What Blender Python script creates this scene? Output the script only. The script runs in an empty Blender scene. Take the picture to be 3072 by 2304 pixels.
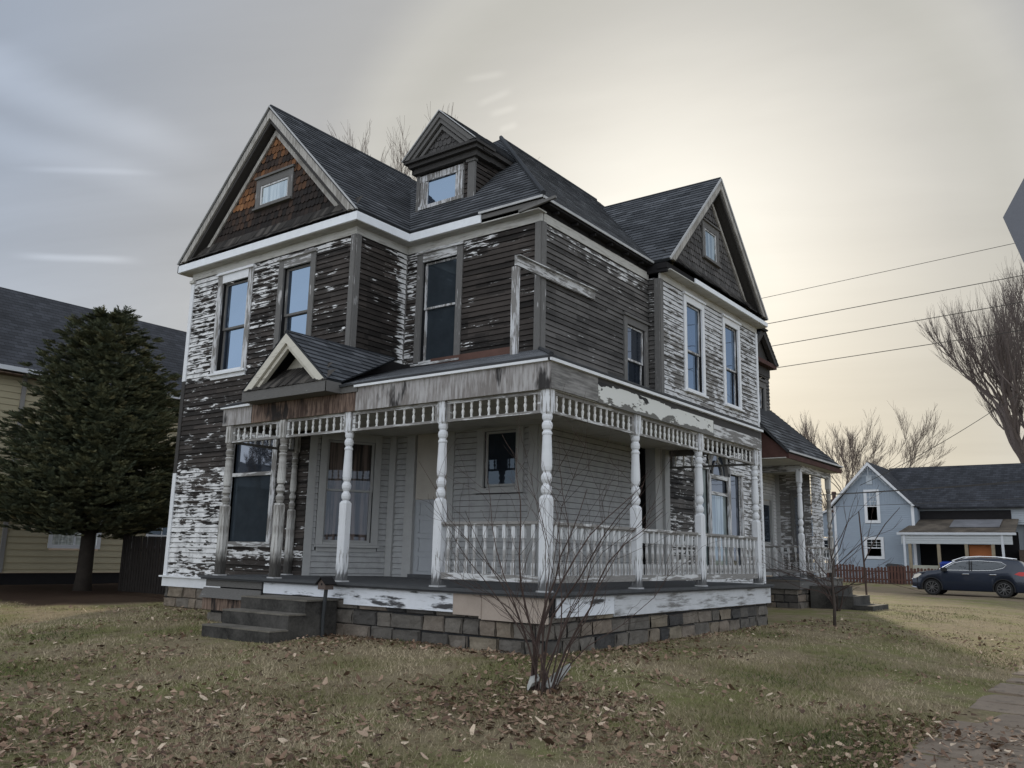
import bpy, math, random
import numpy as np
from mathutils import Vector, Matrix, noise as mnoise
random.seed(7); rng = np.random.default_rng(7)
C = bpy.context.scene.collection
sc = bpy.context.scene

# ------------------------------------------------------------------ camera
YAW, PITCH, ROLL = 0.6417, 0.1962, 0.0214
CAM = Vector((6.278, -9.193, 1.360))
fw = Vector((-math.sin(YAW)*math.cos(PITCH), math.cos(YAW)*math.cos(PITCH), math.sin(PITCH)))
rt = Vector((math.cos(YAW), math.sin(YAW), 0)); up = rt.cross(fw)
r2 = rt*math.cos(ROLL) + up*math.sin(ROLL); u2 = -rt*math.sin(ROLL) + up*math.cos(ROLL)
cd = bpy.data.cameras.new('camera'); cam = bpy.data.objects.new('camera', cd); C.objects.link(cam)
cd.sensor_width = 36; cd.lens = 2573.0*36/3072; cd.clip_end = 4000; cd.clip_start = 0.05
m = Matrix((r2, u2, -fw)).transposed().to_4x4(); m.translation = CAM
cam.matrix_world = m; sc.camera = cam

# ------------------------------------------------------------------ light
SUN_AZ = math.radians(26.0)      # left of +Y
SUN_EL = math.radians(16.5)
sdir = Vector((-math.sin(SUN_AZ)*math.cos(SUN_EL), math.cos(SUN_AZ)*math.cos(SUN_EL), math.sin(SUN_EL)))
ld = bpy.data.lights.new('sun', 'SUN'); ld.energy = 4.2; ld.angle = math.radians(3.0); ld.color = (1.0, .86, .64)
sun = bpy.data.objects.new('sun', ld); C.objects.link(sun)
sun.rotation_euler = (-sdir).to_track_quat('-Z', 'Y').to_euler()
sc.view_settings.view_transform = 'Standard'; sc.view_settings.look = 'None'
sc.view_settings.exposure = 0.0; sc.view_settings.gamma = 1.0

def nd(nt, typ, **kw):
    n = nt.nodes.new(typ)
    for k, v in kw.items():
        if k == 'ins':
            for a, b in v.items(): n.inputs[a].default_value = b
        else: setattr(n, k, v)
    return n
def lk(nt, a, b): nt.links.new(a, b)
def ramp(nt, fac, stops, interp='LINEAR'):
    r = nt.nodes.new('ShaderNodeValToRGB'); r.color_ramp.interpolation = interp
    e = r.color_ramp.elements
    while len(e) < len(stops): e.new(.5)
    for i, (p, c) in enumerate(stops):
        e[i].position = p
        if not hasattr(c, '__len__'): c = (c, c, c)
        e[i].color = (*c, 1) if len(c) == 3 else c
    if fac is not None: lk(nt, fac, r.inputs[0])
    return r.outputs[0]
def mth(nt, op, a, b=None, c=None, clamp=False):
    n = nt.nodes.new('ShaderNodeMath'); n.operation = op; n.use_clamp = clamp
    for i, x in enumerate((a, b, c)):
        if x is None: continue
        if isinstance(x, (int, float)): n.inputs[i].default_value = x
        else: lk(nt, x, n.inputs[i])
    return n.outputs[0]
def mixc(nt, f, a, b, mode='MIX'):
    n = nt.nodes.new('ShaderNodeMix'); n.data_type = 'RGBA'; n.blend_type = mode
    for i, x in ((0, f), (6, a), (7, b)):
        if isinstance(x, (int, float)): n.inputs[i].default_value = x if i == 0 else (x, x, x, 1)
        elif isinstance(x, tuple): n.inputs[i].default_value = (*x, 1)
        else: lk(nt, x, n.inputs[i])
    return n.outputs[2]
def comb(nt, x, y, z=0.0):
    n = nt.nodes.new('ShaderNodeCombineXYZ')
    for i, a in enumerate((x, y, z)):
        if isinstance(a, (int, float)): n.inputs[i].default_value = a
        else: lk(nt, a, n.inputs[i])
    return n.outputs[0]
def noise(nt, vec, scale=1.0, detail=4, rough=.55, dist=0.0, out=0):
    n = nt.nodes.new('ShaderNodeTexNoise'); n.inputs['Scale'].default_value = scale
    n.inputs['Detail'].default_value = detail; n.inputs['Roughness'].default_value = rough
    n.inputs['Distortion'].default_value = dist
    if vec is not None: lk(nt, vec, n.inputs['Vector'])
    return n.outputs[out]
def sstep(nt, x, lo, hi):
    n = nt.nodes.new('ShaderNodeMapRange'); n.interpolation_type = 'SMOOTHSTEP'
    for i, a in enumerate((x, lo, hi)):
        if isinstance(a, (int, float)): n.inputs[i].default_value = a
        else: lk(nt, a, n.inputs[i])
    return n.outputs[0]

# ------------------------------------------------------------------ sky
w = bpy.data.worlds.new('World'); sc.world = w; w.use_nodes = True
nt = w.node_tree; nt.nodes.clear()
wo = nd(nt, 'ShaderNodeOutputWorld'); bg = nd(nt, 'ShaderNodeBackground')
sky = nd(nt, 'ShaderNodeTexSky'); sky.sky_type = 'NISHITA'; sky.sun_disc = False
sky.sun_elevation = SUN_EL; sky.sun_rotation = -SUN_AZ; sky.dust_density = 2.0
tc = nd(nt, 'ShaderNodeTexCoord'); D = tc.outputs['Generated']
vd = nd(nt, 'ShaderNodeVectorMath', operation='DOT_PRODUCT'); lk(nt, D, vd.inputs[0]); vd.inputs[1].default_value = sdir
sp = nd(nt, 'ShaderNodeSeparateXYZ'); lk(nt, D, sp.inputs[0])
zc = mth(nt, 'MAXIMUM', sp.outputs[2], 0.0)
zz = mth(nt, 'ADD', zc, .18)
px = mth(nt, 'DIVIDE', sp.outputs[0], zz); py = mth(nt, 'DIVIDE', sp.outputs[1], zz)
# streaky cirrus: stretched along one direction of the cloud layer
ca, sa = math.cos(math.radians(200)), math.sin(math.radians(200))
qa = mth(nt, 'ADD', mth(nt, 'MULTIPLY', px, ca), mth(nt, 'MULTIPLY', py, sa))
qb = mth(nt, 'ADD', mth(nt, 'MULTIPLY', px, -sa), mth(nt, 'MULTIPLY', py, ca))
n1 = noise(nt, comb(nt, mth(nt, 'MULTIPLY', qa, .32), qb, 3.1), 1.5, 8, .58, .9)
n2 = noise(nt, comb(nt, px, py, 9.0), .55, 4, .5)
n3 = noise(nt, comb(nt, mth(nt, 'MULTIPLY', qa, .8), mth(nt, 'MULTIPLY', qb, 3.2), 5.0), 1.3, 5, .55, .4)
ang = mth(nt, 'DIVIDE', mth(nt, 'ARCCOSINE', vd.outputs['Value']), math.pi)
angw = mth(nt, 'ADD', ang, mth(nt, 'MULTIPLY', mth(nt, 'SUBTRACT', n2, .5), .05))
veil = ramp(nt, angw, [(0, (1, .97, .87)), (7/180, (.95, .925, .845)), (12/180, (.77, .745, .68)), (17/180, (.61, .595, .55)),
    (20/180, (.55, .54, .495)), (22.2/180, (.58, .57, .53)), (25/180, (.46, .46, .455)), (32/180, (.42, .435, .46)), (42/180, (.365, .41, .485)), (55/180, (.325, .39, .50)), (85/180, (.53, .57, .615)), (1, (.67, .705, .755))])
hz = sstep(nt, sp.outputs[2], .42, .0)
tint = ramp(nt, ang, [(0, (.78, .70, .52)), (20/180, (.66, .61, .50)), (36/180, (.67, .70, .735)), (48/180, (.68, .74, .83)), (1, (.66, .72, .80))])
veil = mixc(nt, mth(nt, 'MULTIPLY', hz, .8), veil, tint)
cl = mth(nt, 'ADD', mth(nt, 'MULTIPLY', mth(nt, 'SUBTRACT', n1, .5), .75), mth(nt, 'MULTIPLY', mth(nt, 'SUBTRACT', n3, .5), .40))
amp = ramp(nt, ang, [(0, .25), (20/180, .4), (35/180, .5), (1, .5)])
cl = mth(nt, 'ADD', mth(nt, 'MULTIPLY', cl, amp), 1.0)
def streak(a, b_, wid, gain, brk=0.0):
    """a thin cloud streak along the great circle between two sky directions"""
    global cl
    A_, B_ = Vector(a).normalized(), Vector(b_).normalized(); n_ = A_.cross(B_).normalized(); M_ = (A_+B_).normalized(); half = A_.angle(B_)/2; t_ = n_.cross(M_)
    def dot(v):
        q = nd(nt, 'ShaderNodeVectorMath', operation='DOT_PRODUCT'); lk(nt, D, q.inputs[0]); q.inputs[1].default_value = v; return q.outputs['Value']
    wn = mth(nt, 'MULTIPLY', mth(nt, 'SUBTRACT', n3, .5), wid*1.2)
    ac = sstep(nt, mth(nt, 'ABSOLUTE', mth(nt, 'ADD', dot(n_), wn)), wid, 0.0)
    al = sstep(nt, mth(nt, 'ABSOLUTE', dot(t_)), math.sin(half), math.sin(half)*.35)
    fr = mth(nt, 'GREATER_THAN', dot(M_), 0.0)
    e = mth(nt, 'MULTIPLY', mth(nt, 'MULTIPLY', ac, al), mth(nt, 'MULTIPLY', fr, gain)); cl = mth(nt, 'ADD', cl, e)
streak((-.8947, .3471, .281), (-.833, .4663, .2977), .006, .26)
streak((-.88, .20, .46), (-.7628, .5102, .3973), .035, .22); streak((-.90, .22, .40), (-.7824, .5066, .3623), .03, .16)
streak((-.8743, .3257, .36), (-.798, .462, .387), .005, .15)
for a_, b_ in (((-.5651, .6491, .5093), (-.5193, .6792, .5186)), ((-.5619, .6695, .4858), (-.5199, .6897, .5039)), ((-.5533, .6828, .4771), (-.5208, .7009, .4873)), ((-.5488, .6958, .4633), (-.5256, .7079, .4718))):
    streak(a_, b_, .006, .10)
veil = mixc(nt, 1.0, veil, comb(nt, cl, cl, cl), 'MULTIPLY')
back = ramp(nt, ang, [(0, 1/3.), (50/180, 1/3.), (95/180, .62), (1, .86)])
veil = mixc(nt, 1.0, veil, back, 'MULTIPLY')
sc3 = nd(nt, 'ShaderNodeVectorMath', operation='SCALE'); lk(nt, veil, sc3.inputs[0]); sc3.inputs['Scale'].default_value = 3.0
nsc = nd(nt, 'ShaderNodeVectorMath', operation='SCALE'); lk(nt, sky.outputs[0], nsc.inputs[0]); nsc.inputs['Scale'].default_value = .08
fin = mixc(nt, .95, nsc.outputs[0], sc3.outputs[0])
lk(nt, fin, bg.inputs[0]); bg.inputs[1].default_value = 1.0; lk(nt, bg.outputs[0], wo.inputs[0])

# ------------------------------------------------------------------ materials
def mat(name):
    m = bpy.data.materials.new(name); m.use_nodes = True
    nt = m.node_tree; b = nt.nodes['Principled BSDF']; return m, nt, b
def uvs(nt, src='UV'):
    t = nd(nt, 'ShaderNodeTexCoord'); s = nd(nt, 'ShaderNodeSeparateXYZ'); lk(nt, t.outputs[src], s.inputs[0]); return s.outputs
def bump(nt, b, h, s=.5, d=.01):
    n = nd(nt, 'ShaderNodeBump'); n.inputs['Strength'].default_value = s; n.inputs['Distance'].default_value = d
    lk(nt, h, n.inputs['Height']); lk(nt, n.outputs[0], b.inputs['Normal'])
def attr(nt, name):
    a = nd(nt, 'ShaderNodeAttribute'); a.attribute_name = name; return a.outputs['Fac']
def plain(name, col, rough=.7, var=.15, sc_=3.0, spec=.3, metal=0.0, bmp=.0, fine=40):
    m, nt, b = mat(name); o = nd(nt, 'ShaderNodeTexCoord').outputs['Object']
    n = noise(nt, o, sc_, 5, .6); n2 = noise(nt, o, fine, 3, .6)
    f = mth(nt, 'ADD', mth(nt, 'MULTIPLY', mth(nt, 'SUBTRACT', n, .5), 2*var*1.6), mth(nt, 'ADD', 1.0, mth(nt, 'MULTIPLY', mth(nt, 'SUBTRACT', n2, .5), var*1.4)))
    c = mixc(nt, 1.0, col, comb(nt, f, f, f), 'MULTIPLY')
    lk(nt, c, b.inputs['Base Color']); b.inputs['Roughness'].default_value = rough; b.inputs['Metallic'].default_value = metal
    b.inputs['Specular IOR Level'].default_value = spec
    if bmp: bump(nt, b, n2, bmp, .01)
    return m
EXPO = .105
def peel(name, paint, woodA, woodB, exp=EXPO, dirt=.25, board=True, seed=0.0):
    m, nt, b = mat(name); U, V, _ = uvs(nt)
    idr = mth(nt, 'FLOOR', mth(nt, 'DIVIDE', mth(nt, 'ADD', V, .0005), exp)) if board else 0.0
    us = mth(nt, 'ADD', U, mth(nt, 'MULTIPLY', idr, 3.71) if board else seed)
    nA = noise(nt, comb(nt, mth(nt, 'MULTIPLY', us, 3.0), mth(nt, 'MULTIPLY', V, 12.5), seed), 1.0, 7, .6, .35)
    nB = noise(nt, comb(nt, mth(nt, 'MULTIPLY', U, 16.), mth(nt, 'MULTIPLY', V, 55.), seed+4), 1.0, 4, .6)
    nL = noise(nt, comb(nt, mth(nt, 'MULTIPLY', U, 1.3), mth(nt, 'MULTIPLY', V, 1.3), seed+9), 1.0, 3, .5)
    mm = mth(nt, 'ADD', mth(nt, 'ADD', mth(nt, 'MULTIPLY', nA, .80), mth(nt, 'MULTIPLY', nB, .05)), mth(nt, 'MULTIPLY', nL, .15))
    if board:
        wn = nd(nt, 'ShaderNodeTexWhiteNoise'); wn.noise_dimensions = '1D'; lk(nt, idr, wn.inputs['W'])
        fr_ = mth(nt, 'FRACT', mth(nt, 'DIVIDE', mth(nt, 'ADD', V, .0005), exp))
        mm = mth(nt, 'ADD', mm, mth(nt, 'MULTIPLY', mth(nt, 'SUBTRACT', wn.outputs[0], .5), .085))
        mm = mth(nt, 'ADD', mm, mth(nt, 'SUBTRACT', mth(nt, 'MULTIPLY', sstep(nt, fr_, .2, .0), .055), .010))
    thr = mth(nt, 'ADD', mth(nt, 'MULTIPLY', attr(nt, 'wear'), .5), .25)
    bare = sstep(nt, mm, mth(nt, 'ADD', thr, .006), mth(nt, 'SUBTRACT', thr, .006))
    br = nd(nt, 'ShaderNodeTexBrick'); br.offset = .37; br.offset_frequency = 2
    lk(nt, comb(nt, U, V, 0), br.inputs['Vector'])
    br.inputs['Scale'].default_value = 1; br.inputs['Brick Width'].default_value = 1.15; br.inputs['Row Height'].default_value = exp
    br.inputs['Mortar Size'].default_value = .0; br.inputs['Color1'].default_value = (*woodA, 1); br.inputs['Color2'].default_value = (*woodB, 1)
    gr = noise(nt, comb(nt, mth(nt, 'MULTIPLY', us, 3.), mth(nt, 'MULTIPLY', V, 160.), 2), 1.0, 5, .7)
    gb = noise(nt, comb(nt, mth(nt, 'MULTIPLY', U, 1.7), mth(nt, 'MULTIPLY', V, 2.7), 7), 1.0, 4, .6)
    g = mth(nt, 'MULTIPLY', mth(nt, 'ADD', mth(nt, 'MULTIPLY', gr, 1.0), .5), mth(nt, 'ADD', mth(nt, 'MULTIPLY', gb, 1.5), .25))
    wood = mixc(nt, 1.0, br.outputs['Color'], comb(nt, g, g, g), 'MULTIPLY')
    dn = noise(nt, comb(nt, mth(nt, 'MULTIPLY', U, 5.), mth(nt, 'MULTIPLY', V, 4.), 3), 1.0, 6, .65)
    df = mth(nt, 'SUBTRACT', 1.0, mth(nt, 'MULTIPLY', sstep(nt, dn, .42, .75), dirt*2))
    pc = mixc(nt, 1.0, paint, comb(nt, df, mth(nt, 'MULTIPLY', df, .995), mth(nt, 'MULTIPLY', df, .985)), 'MULTIPLY')
    # thin dark rim of lifted paint
    rim = mth(nt, 'MULTIPLY', sstep(nt, mm, mth(nt, 'ADD', thr, .035), thr), .35)
    pc = mixc(nt, rim, pc, (.20, .19, .18))
    wood = mixc(nt, mth(nt, 'MULTIPLY', sstep(nt, mm, mth(nt, 'SUBTRACT', thr, .075), mth(nt, 'SUBTRACT', thr, .004)), .38), wood, (.13, .124, .118))
    lk(nt, mixc(nt, bare, pc, wood), b.inputs['Base Color'])
    b.inputs['Roughness'].default_value = .8; b.inputs['Specular IOR Level'].default_value = .25
    h = mth(nt, 'ADD', mth(nt, 'MULTIPLY', bare, -1.0), mth(nt, 'MULTIPLY', gr, .5))
    bump(nt, b, h, .5, .004)
    return m
def trim(name, paint, wood, wear=.5, vert=True, seed=0.0, contrast=.05, foot=None, stain=0.0):
    """painted board, paint worn to grey wood along the grain"""
    m, nt, b = mat(name); U, V, _ = uvs(nt)
    a, c = (22., 2.4) if vert else (2.4, 22.)
    n = noise(nt, comb(nt, mth(nt, 'MULTIPLY', U, a), mth(nt, 'MULTIPLY', V, c), seed), 1.0, 6, .62)
    nl = noise(nt, comb(nt, mth(nt, 'MULTIPLY', U, 1.6), mth(nt, 'MULTIPLY', V, 1.6), seed+3), 1.0, 3, .5)
    mm = mth(nt, 'ADD', mth(nt, 'MULTIPLY', n, .65), mth(nt, 'MULTIPLY', nl, .35))
    thr = .25+.5*wear
    bare = sstep(nt, mm, thr+contrast*.5, thr-contrast*.5)
    g = noise(nt, comb(nt, mth(nt, 'MULTIPLY', U, a*6), mth(nt, 'MULTIPLY', V, c*3 if vert else c*6), seed+5), 1.0, 4, .7)
    gf = mth(nt, 'ADD', mth(nt, 'MULTIPLY', g, 1.2), .4)
    wd = mixc(nt, 1.0, wood, comb(nt, gf, gf, gf), 'MULTIPLY')
    dn = noise(nt, comb(nt, mth(nt, 'MULTIPLY', U, 6.), mth(nt, 'MULTIPLY', V, 6.), 1), 1.0, 6, .7)
    pf = mth(nt, 'SUBTRACT', 1.12, mth(nt, 'MULTIPLY', dn, .3))
    pc = mixc(nt, 1.0, paint, comb(nt, pf, pf, pf), 'MULTIPLY')
    fc = mixc(nt, bare, pc, wd)
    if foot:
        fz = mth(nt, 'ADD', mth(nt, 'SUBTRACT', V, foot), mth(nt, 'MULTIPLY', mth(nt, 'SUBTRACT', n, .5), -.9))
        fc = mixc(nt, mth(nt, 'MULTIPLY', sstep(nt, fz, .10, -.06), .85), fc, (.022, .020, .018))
    if stain:
        sn = noise(nt, comb(nt, mth(nt, 'MULTIPLY', U, 1.9 if vert else .9), mth(nt, 'MULTIPLY', V, .5 if vert else 5.), seed+21), 1.0, 5, .6)
        fc = mixc(nt, mth(nt, 'MULTIPLY', sstep(nt, sn, .60-.1*stain, .66-.1*stain), .93), fc, (.016, .014, .014))
    lk(nt, fc, b.inputs['Base Color']); b.inputs['Roughness'].default_value = .75
    b.inputs['Specular IOR Level'].default_value = .25
    bump(nt, b, mth(nt, 'ADD', mth(nt, 'MULTIPLY', bare, -1.), g), .35, .004)
    return m
def shingle(name, cA, cB, wdt=.3, row=.14, bstr=.9):
    m, nt, b = mat(name); U, V, _ = uvs(nt)
    wob = noise(nt, comb(nt, mth(nt, 'MULTIPLY', U, .8), mth(nt, 'MULTIPLY', V, .8), 0), 1.0, 2, .5)
    Vw = mth(nt, 'ADD', V, mth(nt, 'MULTIPLY', mth(nt, 'SUBTRACT', wob, .5), .10))
    br = nd(nt, 'ShaderNodeTexBrick'); br.offset = .5
    lk(nt, comb(nt, U, Vw, 0), br.inputs['Vector']); br.inputs['Scale'].default_value = 1
    br.inputs['Brick Width'].default_value = wdt; br.inputs['Row Height'].default_value = row; br.inputs['Mortar Size'].default_value = .006
    br.inputs['Color1'].default_value = (*cA, 1); br.inputs['Color2'].default_value = (*cB, 1); br.inputs['Mortar'].default_value = (cA[0]*.3, cA[1]*.3, cA[2]*.3, 1)
    fr = mth(nt, 'FRACT', mth(nt, 'DIVIDE', Vw, row))
    edge = sstep(nt, fr, .0, .22)  # painted shadow line: colour darkened along the lower edge of each course
    ns = noise(nt, comb(nt, mth(nt, 'MULTIPLY', U, 60.), mth(nt, 'MULTIPLY', V, 60.), 0), 1.0, 3, .7)
    nb = noise(nt, comb(nt, mth(nt, 'MULTIPLY', U, 1.2), mth(nt, 'MULTIPLY', V, .6), 0), 1.0, 4, .6)
    f = mth(nt, 'MULTIPLY', mth(nt, 'ADD', mth(nt, 'MULTIPLY', edge, .75), .25), mth(nt, 'ADD', mth(nt, 'MULTIPLY', ns, .7), mth(nt, 'MULTIPLY', nb, 1.1)))
    lk(nt, mixc(nt, 1.0, br.outputs['Color'], comb(nt, f, f, f), 'MULTIPLY'), b.inputs['Base Color'])
    b.inputs['Roughness'].default_value = .85; b.inputs['Specular IOR Level'].default_value = .3
    saw = mth(nt, 'SUBTRACT', 1.0, fr)
    bump(nt, b, mth(nt, 'ADD', saw, mth(nt, 'MULTIPLY', ns, .25)), bstr, .02)
    return m
def tonemat(name, stops, rough=.85, nscale=8.0, bmp=.6, amp=.5, vgrain=False, spec=.25):
    """colour picked per face from a ramp by the 'tone' attribute"""
    m, nt, b = mat(name); o = nd(nt, 'ShaderNodeTexCoord').outputs['Object']
    if vgrain:
        U, V, _ = uvs(nt); o = comb(nt, mth(nt, 'MULTIPLY', U, 8.), V, 0)
    n = noise(nt, o, nscale, 6, .65); n2 = noise(nt, o, nscale*6, 3, .6)
    f = mth(nt, 'ADD', 1-amp, mth(nt, 'ADD', mth(nt, 'MULTIPLY', n, amp*1.4), mth(nt, 'MULTIPLY', n2, amp*.6)))
    c = mixc(nt, 1.0, ramp(nt, attr(nt, 'tone'), stops), comb(nt, f, f, f), 'MULTIPLY')
    lk(nt, c, b.inputs['Base Color']); b.inputs['Roughness'].default_value = rough; b.inputs['Specular IOR Level'].default_value = spec
    bump(nt, b, mth(nt, 'ADD', n, mth(nt, 'MULTIPLY', n2, .4)), bmp, .02)
    return m
def glassmat(name, dark=(.012, .015, .02), refl=.3, tint=(.75, .86, 1.0), curtain=None, rough=.02):
    m, nt, b = mat(name); U, V, _ = uvs(nt)
    gl = nd(nt, 'ShaderNodeBsdfGlossy'); gl.inputs['Color'].default_value = (*tint, 1); gl.inputs['Roughness'].default_value = rough
    nn = noise(nt, comb(nt, mth(nt, 'MULTIPLY', U, 1.5), mth(nt, 'MULTIPLY', V, 1.2), 0), 1.0, 2, .5)
    bp = nd(nt, 'ShaderNodeBump'); bp.inputs['Strength'].default_value = .05; bp.inputs['Distance'].default_value = .03
    lk(nt, nn, bp.inputs['Height']); lk(nt, bp.outputs[0], gl.inputs['Normal'])
    b.inputs['Roughness'].default_value = .6; b.inputs['Specular IOR Level'].default_value = 0
    if curtain:
        st = noise(nt, comb(nt, mth(nt, 'MULTIPLY', U, 11.), mth(nt, 'MULTIPLY', V, .5), 5), 1.0, 4, .6)
        c = mixc(nt, sstep(nt, st, .42, .62), dark, curtain); lk(nt, c, b.inputs['Base Color'])
    else:
        dd = noise(nt, comb(nt, mth(nt, 'MULTIPLY', U, 3.), mth(nt, 'MULTIPLY', V, 3.), 5), 1.0, 5, .6)
        lk(nt, mixc(nt, mth(nt, 'MULTIPLY', dd, .8), dark, (dark[0]*3, dark[1]*3, dark[2]*3)), b.inputs['Base Color'])
    fr = nd(nt, 'ShaderNodeFresnel'); fr.inputs['IOR'].default_value = 1.5
    fac = mth(nt, 'ADD', refl, mth(nt, 'MULTIPLY', fr.outputs[0], 1-refl), clamp=True)
    mx = nd(nt, 'ShaderNodeMixShader'); lk(nt, fac, mx.inputs[0]); lk(nt, b.outputs[0], mx.inputs[1]); lk(nt, gl.outputs[0], mx.inputs[2])
    lk(nt, mx.outputs[0], nt.nodes['Material Output'].inputs[0])
    return m

WH = (.68, .68, .685)
M = {}
M['clapA'] = peel('peeling_clapboard', WH, (.012, .010, .009), (.052, .043, .038))
M['clapS'] = peel('weathered_clapboard', (.55, .55, .55), (.045, .042, .040), (.115, .108, .103), seed=3.3)
M['clapW'] = peel('worn_white_clapboard', (.56, .565, .58), (.11, .105, .10), (.20, .19, .18), seed=6.1, dirt=.18)
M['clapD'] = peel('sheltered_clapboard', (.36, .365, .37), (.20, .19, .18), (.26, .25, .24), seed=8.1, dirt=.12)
M['clapC'] = peel('scorched_clapboard', (.60, .60, .60), (.012, .011, .011), (.09, .083, .078), seed=5.1)
M['white'] = trim('white_painted_trim', (.70, .71, .73), (.32, .31, .30), .18, False)
M['fascia'] = trim('white_fascia', (.74, .76, .79), (.5, .5, .5), .06, False)
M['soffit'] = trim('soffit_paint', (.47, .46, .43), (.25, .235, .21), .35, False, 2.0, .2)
M['trimV'] = trim('worn_trim_vertical', (.55, .55, .56), (.20, .19, .18), .5, True)
M['trimG'] = trim('grey_trim_vertical', (.42, .41, .41), (.13, .125, .12), .72, True, 4.0)
M['trimH'] = trim('worn_trim_horizontal', (.55, .55, .55), (.18, .172, .165), .5, False, 1.0)
M['trimGH'] = trim('grey_trim_horizontal', (.36, .35, .34), (.12, .115, .11), .75, False, 7.0)
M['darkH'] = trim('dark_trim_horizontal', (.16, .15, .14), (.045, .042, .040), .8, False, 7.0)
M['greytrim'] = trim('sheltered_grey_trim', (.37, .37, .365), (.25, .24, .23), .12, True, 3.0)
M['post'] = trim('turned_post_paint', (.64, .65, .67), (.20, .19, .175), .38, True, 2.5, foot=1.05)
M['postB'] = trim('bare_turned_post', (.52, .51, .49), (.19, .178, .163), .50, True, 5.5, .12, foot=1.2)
M['cream'] = trim('cream_paint', (.56, .53, .46), (.28, .255, .22), .2, False, 4.4, .15)
M['post_s'] = trim('spindle_paint', (.66, .655, .64), (.33, .32, .31), .25, True, 9.5)
M['balus'] = trim('baluster_paint', (.63, .64, .65), (.30, .29, .28), .42, True, 1.5)
M['rail'] = trim('rail_wood', (.58, .58, .58), (.22, .21, .2), .6, False, 1.5)
M['skirt'] = trim('skirt_board_paint', (.68, .70, .74), (.12, .115, .11), .24, False, 3.5, .12, stain=.1)
M['skirt2'] = trim('grey_skirt_paint', (.55, .56, .58), (.18, .175, .17), .40, False, 6.5, .16)
M['tan'] = plain('tan_panel', (.36, .30, .255), .85, .14, 2.5)
M['ply'] = trim('weathered_plywood', (.40, .385, .38), (.19, .172, .162), .50, True, 3.0, .22, stain=.5)
M['plyB'] = trim('stained_plywood', (.22, .155, .12), (.060, .038, .030), .52, True, 3.0, .2, stain=.5)
M['black'] = plain('black_wood_and_shade', (.012, .011, .012), .9, .3)  # black wood, also used to paint shade under the eaves
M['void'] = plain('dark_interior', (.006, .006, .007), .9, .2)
M['roof'] = tonemat('asphalt_shingles', [(0, (.034, .037, .042)), (.5, (.066, .070, .078)), (1, (.12, .126, .138))], nscale=5, bmp=.3, amp=.5)
M['roofN'] = shingle('neighbour_shingles', (.026, .028, .034), (.050, .053, .063), .3, .2, 1.5)
M['roofB'] = tonemat('old_asphalt_shingles', [(0, (.032, .033, .036)), (.5, (.070, .073, .079)), (1, (.14, .146, .156))], nscale=4, bmp=.4, amp=.6)
M['roofP'] = tonemat('porch_shingles', [(0, (.06, .062, .068)), (.5, (.125, .13, .14)), (1, (.24, .25, .265))], nscale=4, bmp=.4, amp=.6)
M['greyb'] = trim('grey_weathered_board', (.27, .26, .25), (.12, .115, .11), .5, False, 9.0, .25)
M['pent'] = tonemat('curled_wood_shingles', [(0, (.018, .016, .015)), (.6, (.045, .040, .036)), (1, (.085, .076, .067))], vgrain=True)
M['scale'] = tonemat('brown_scale_shingles', [(0, (.016, .013, .012)), (.35, (.038, .026, .021)), (.62, (.095, .048, .026)), (.85, (.20, .088, .036)), (1, (.27, .13, .058))], vgrain=True, amp=.7)
M['scaleG'] = tonemat('grey_scale_shingles', [(0, (.06, .057, .056)), (1, (.115, .108, .105))], vgrain=True, amp=.6)
M['metal'] = plain('drip_edge_metal', (.40, .40, .40), .5, .2)
M['deck'] = plain('deck_paint', (.060, .062, .066), .7, .25, 6)
M['concrete'] = plain('sooty_concrete', (.046, .043, .039), .92, 1.0, 2.2, bmp=.8, fine=25)
M['stone'] = tonemat('rough_stone', [(0, (.034, .034, .036)), (.2, (.085, .078, .070)), (.6, (.14, .125, .108)), (.85, (.18, .145, .115)), (1, (.18, .155, .115))], nscale=5, bmp=1.0, amp=.85)
M['glass'] = glassmat('window_glass', refl=.30, tint=(.58, .76, 1.0))
M['glassD'] = glassmat('dark_window_glass', dark=(.008, .010, .014), refl=.005, tint=(.7, .85, 1.0))
M['glassM'] = glassmat('mid_window_glass', dark=(.016, .02, .024), refl=.03, tint=(.7, .85, 1.0))
M['glassC'] = glassmat('curtained_glass', dark=(.03, .026, .025), refl=.0, curtain=(.15, .115, .10))
M['glassL'] = glassmat('lace_glass', dark=(.12, .15, .15), refl=.2, curtain=(.34, .38, .37))
M['glassB'] = glassmat('big_window_glass', refl=.16, tint=(.85, .9, 1.0))
M['board'] = plain('board_over_glass', (.40, .37, .33), .8, .1)
M['doorw'] = plain('door_paint', (.34, .355, .375), .6, .08)
M['rust'] = plain('rusty_flashing', (.10, .052, .040), .8, .3)
M['rake'] = trim('grey_rake_paint', (.42, .40, .37), (.21, .195, .175), .5, True, 8.0, .2)
M['redwood'] = plain('red_brown_shingle_eave', (.060, .028, .023), .85, .4)
M['sill'] = M['white']

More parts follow.
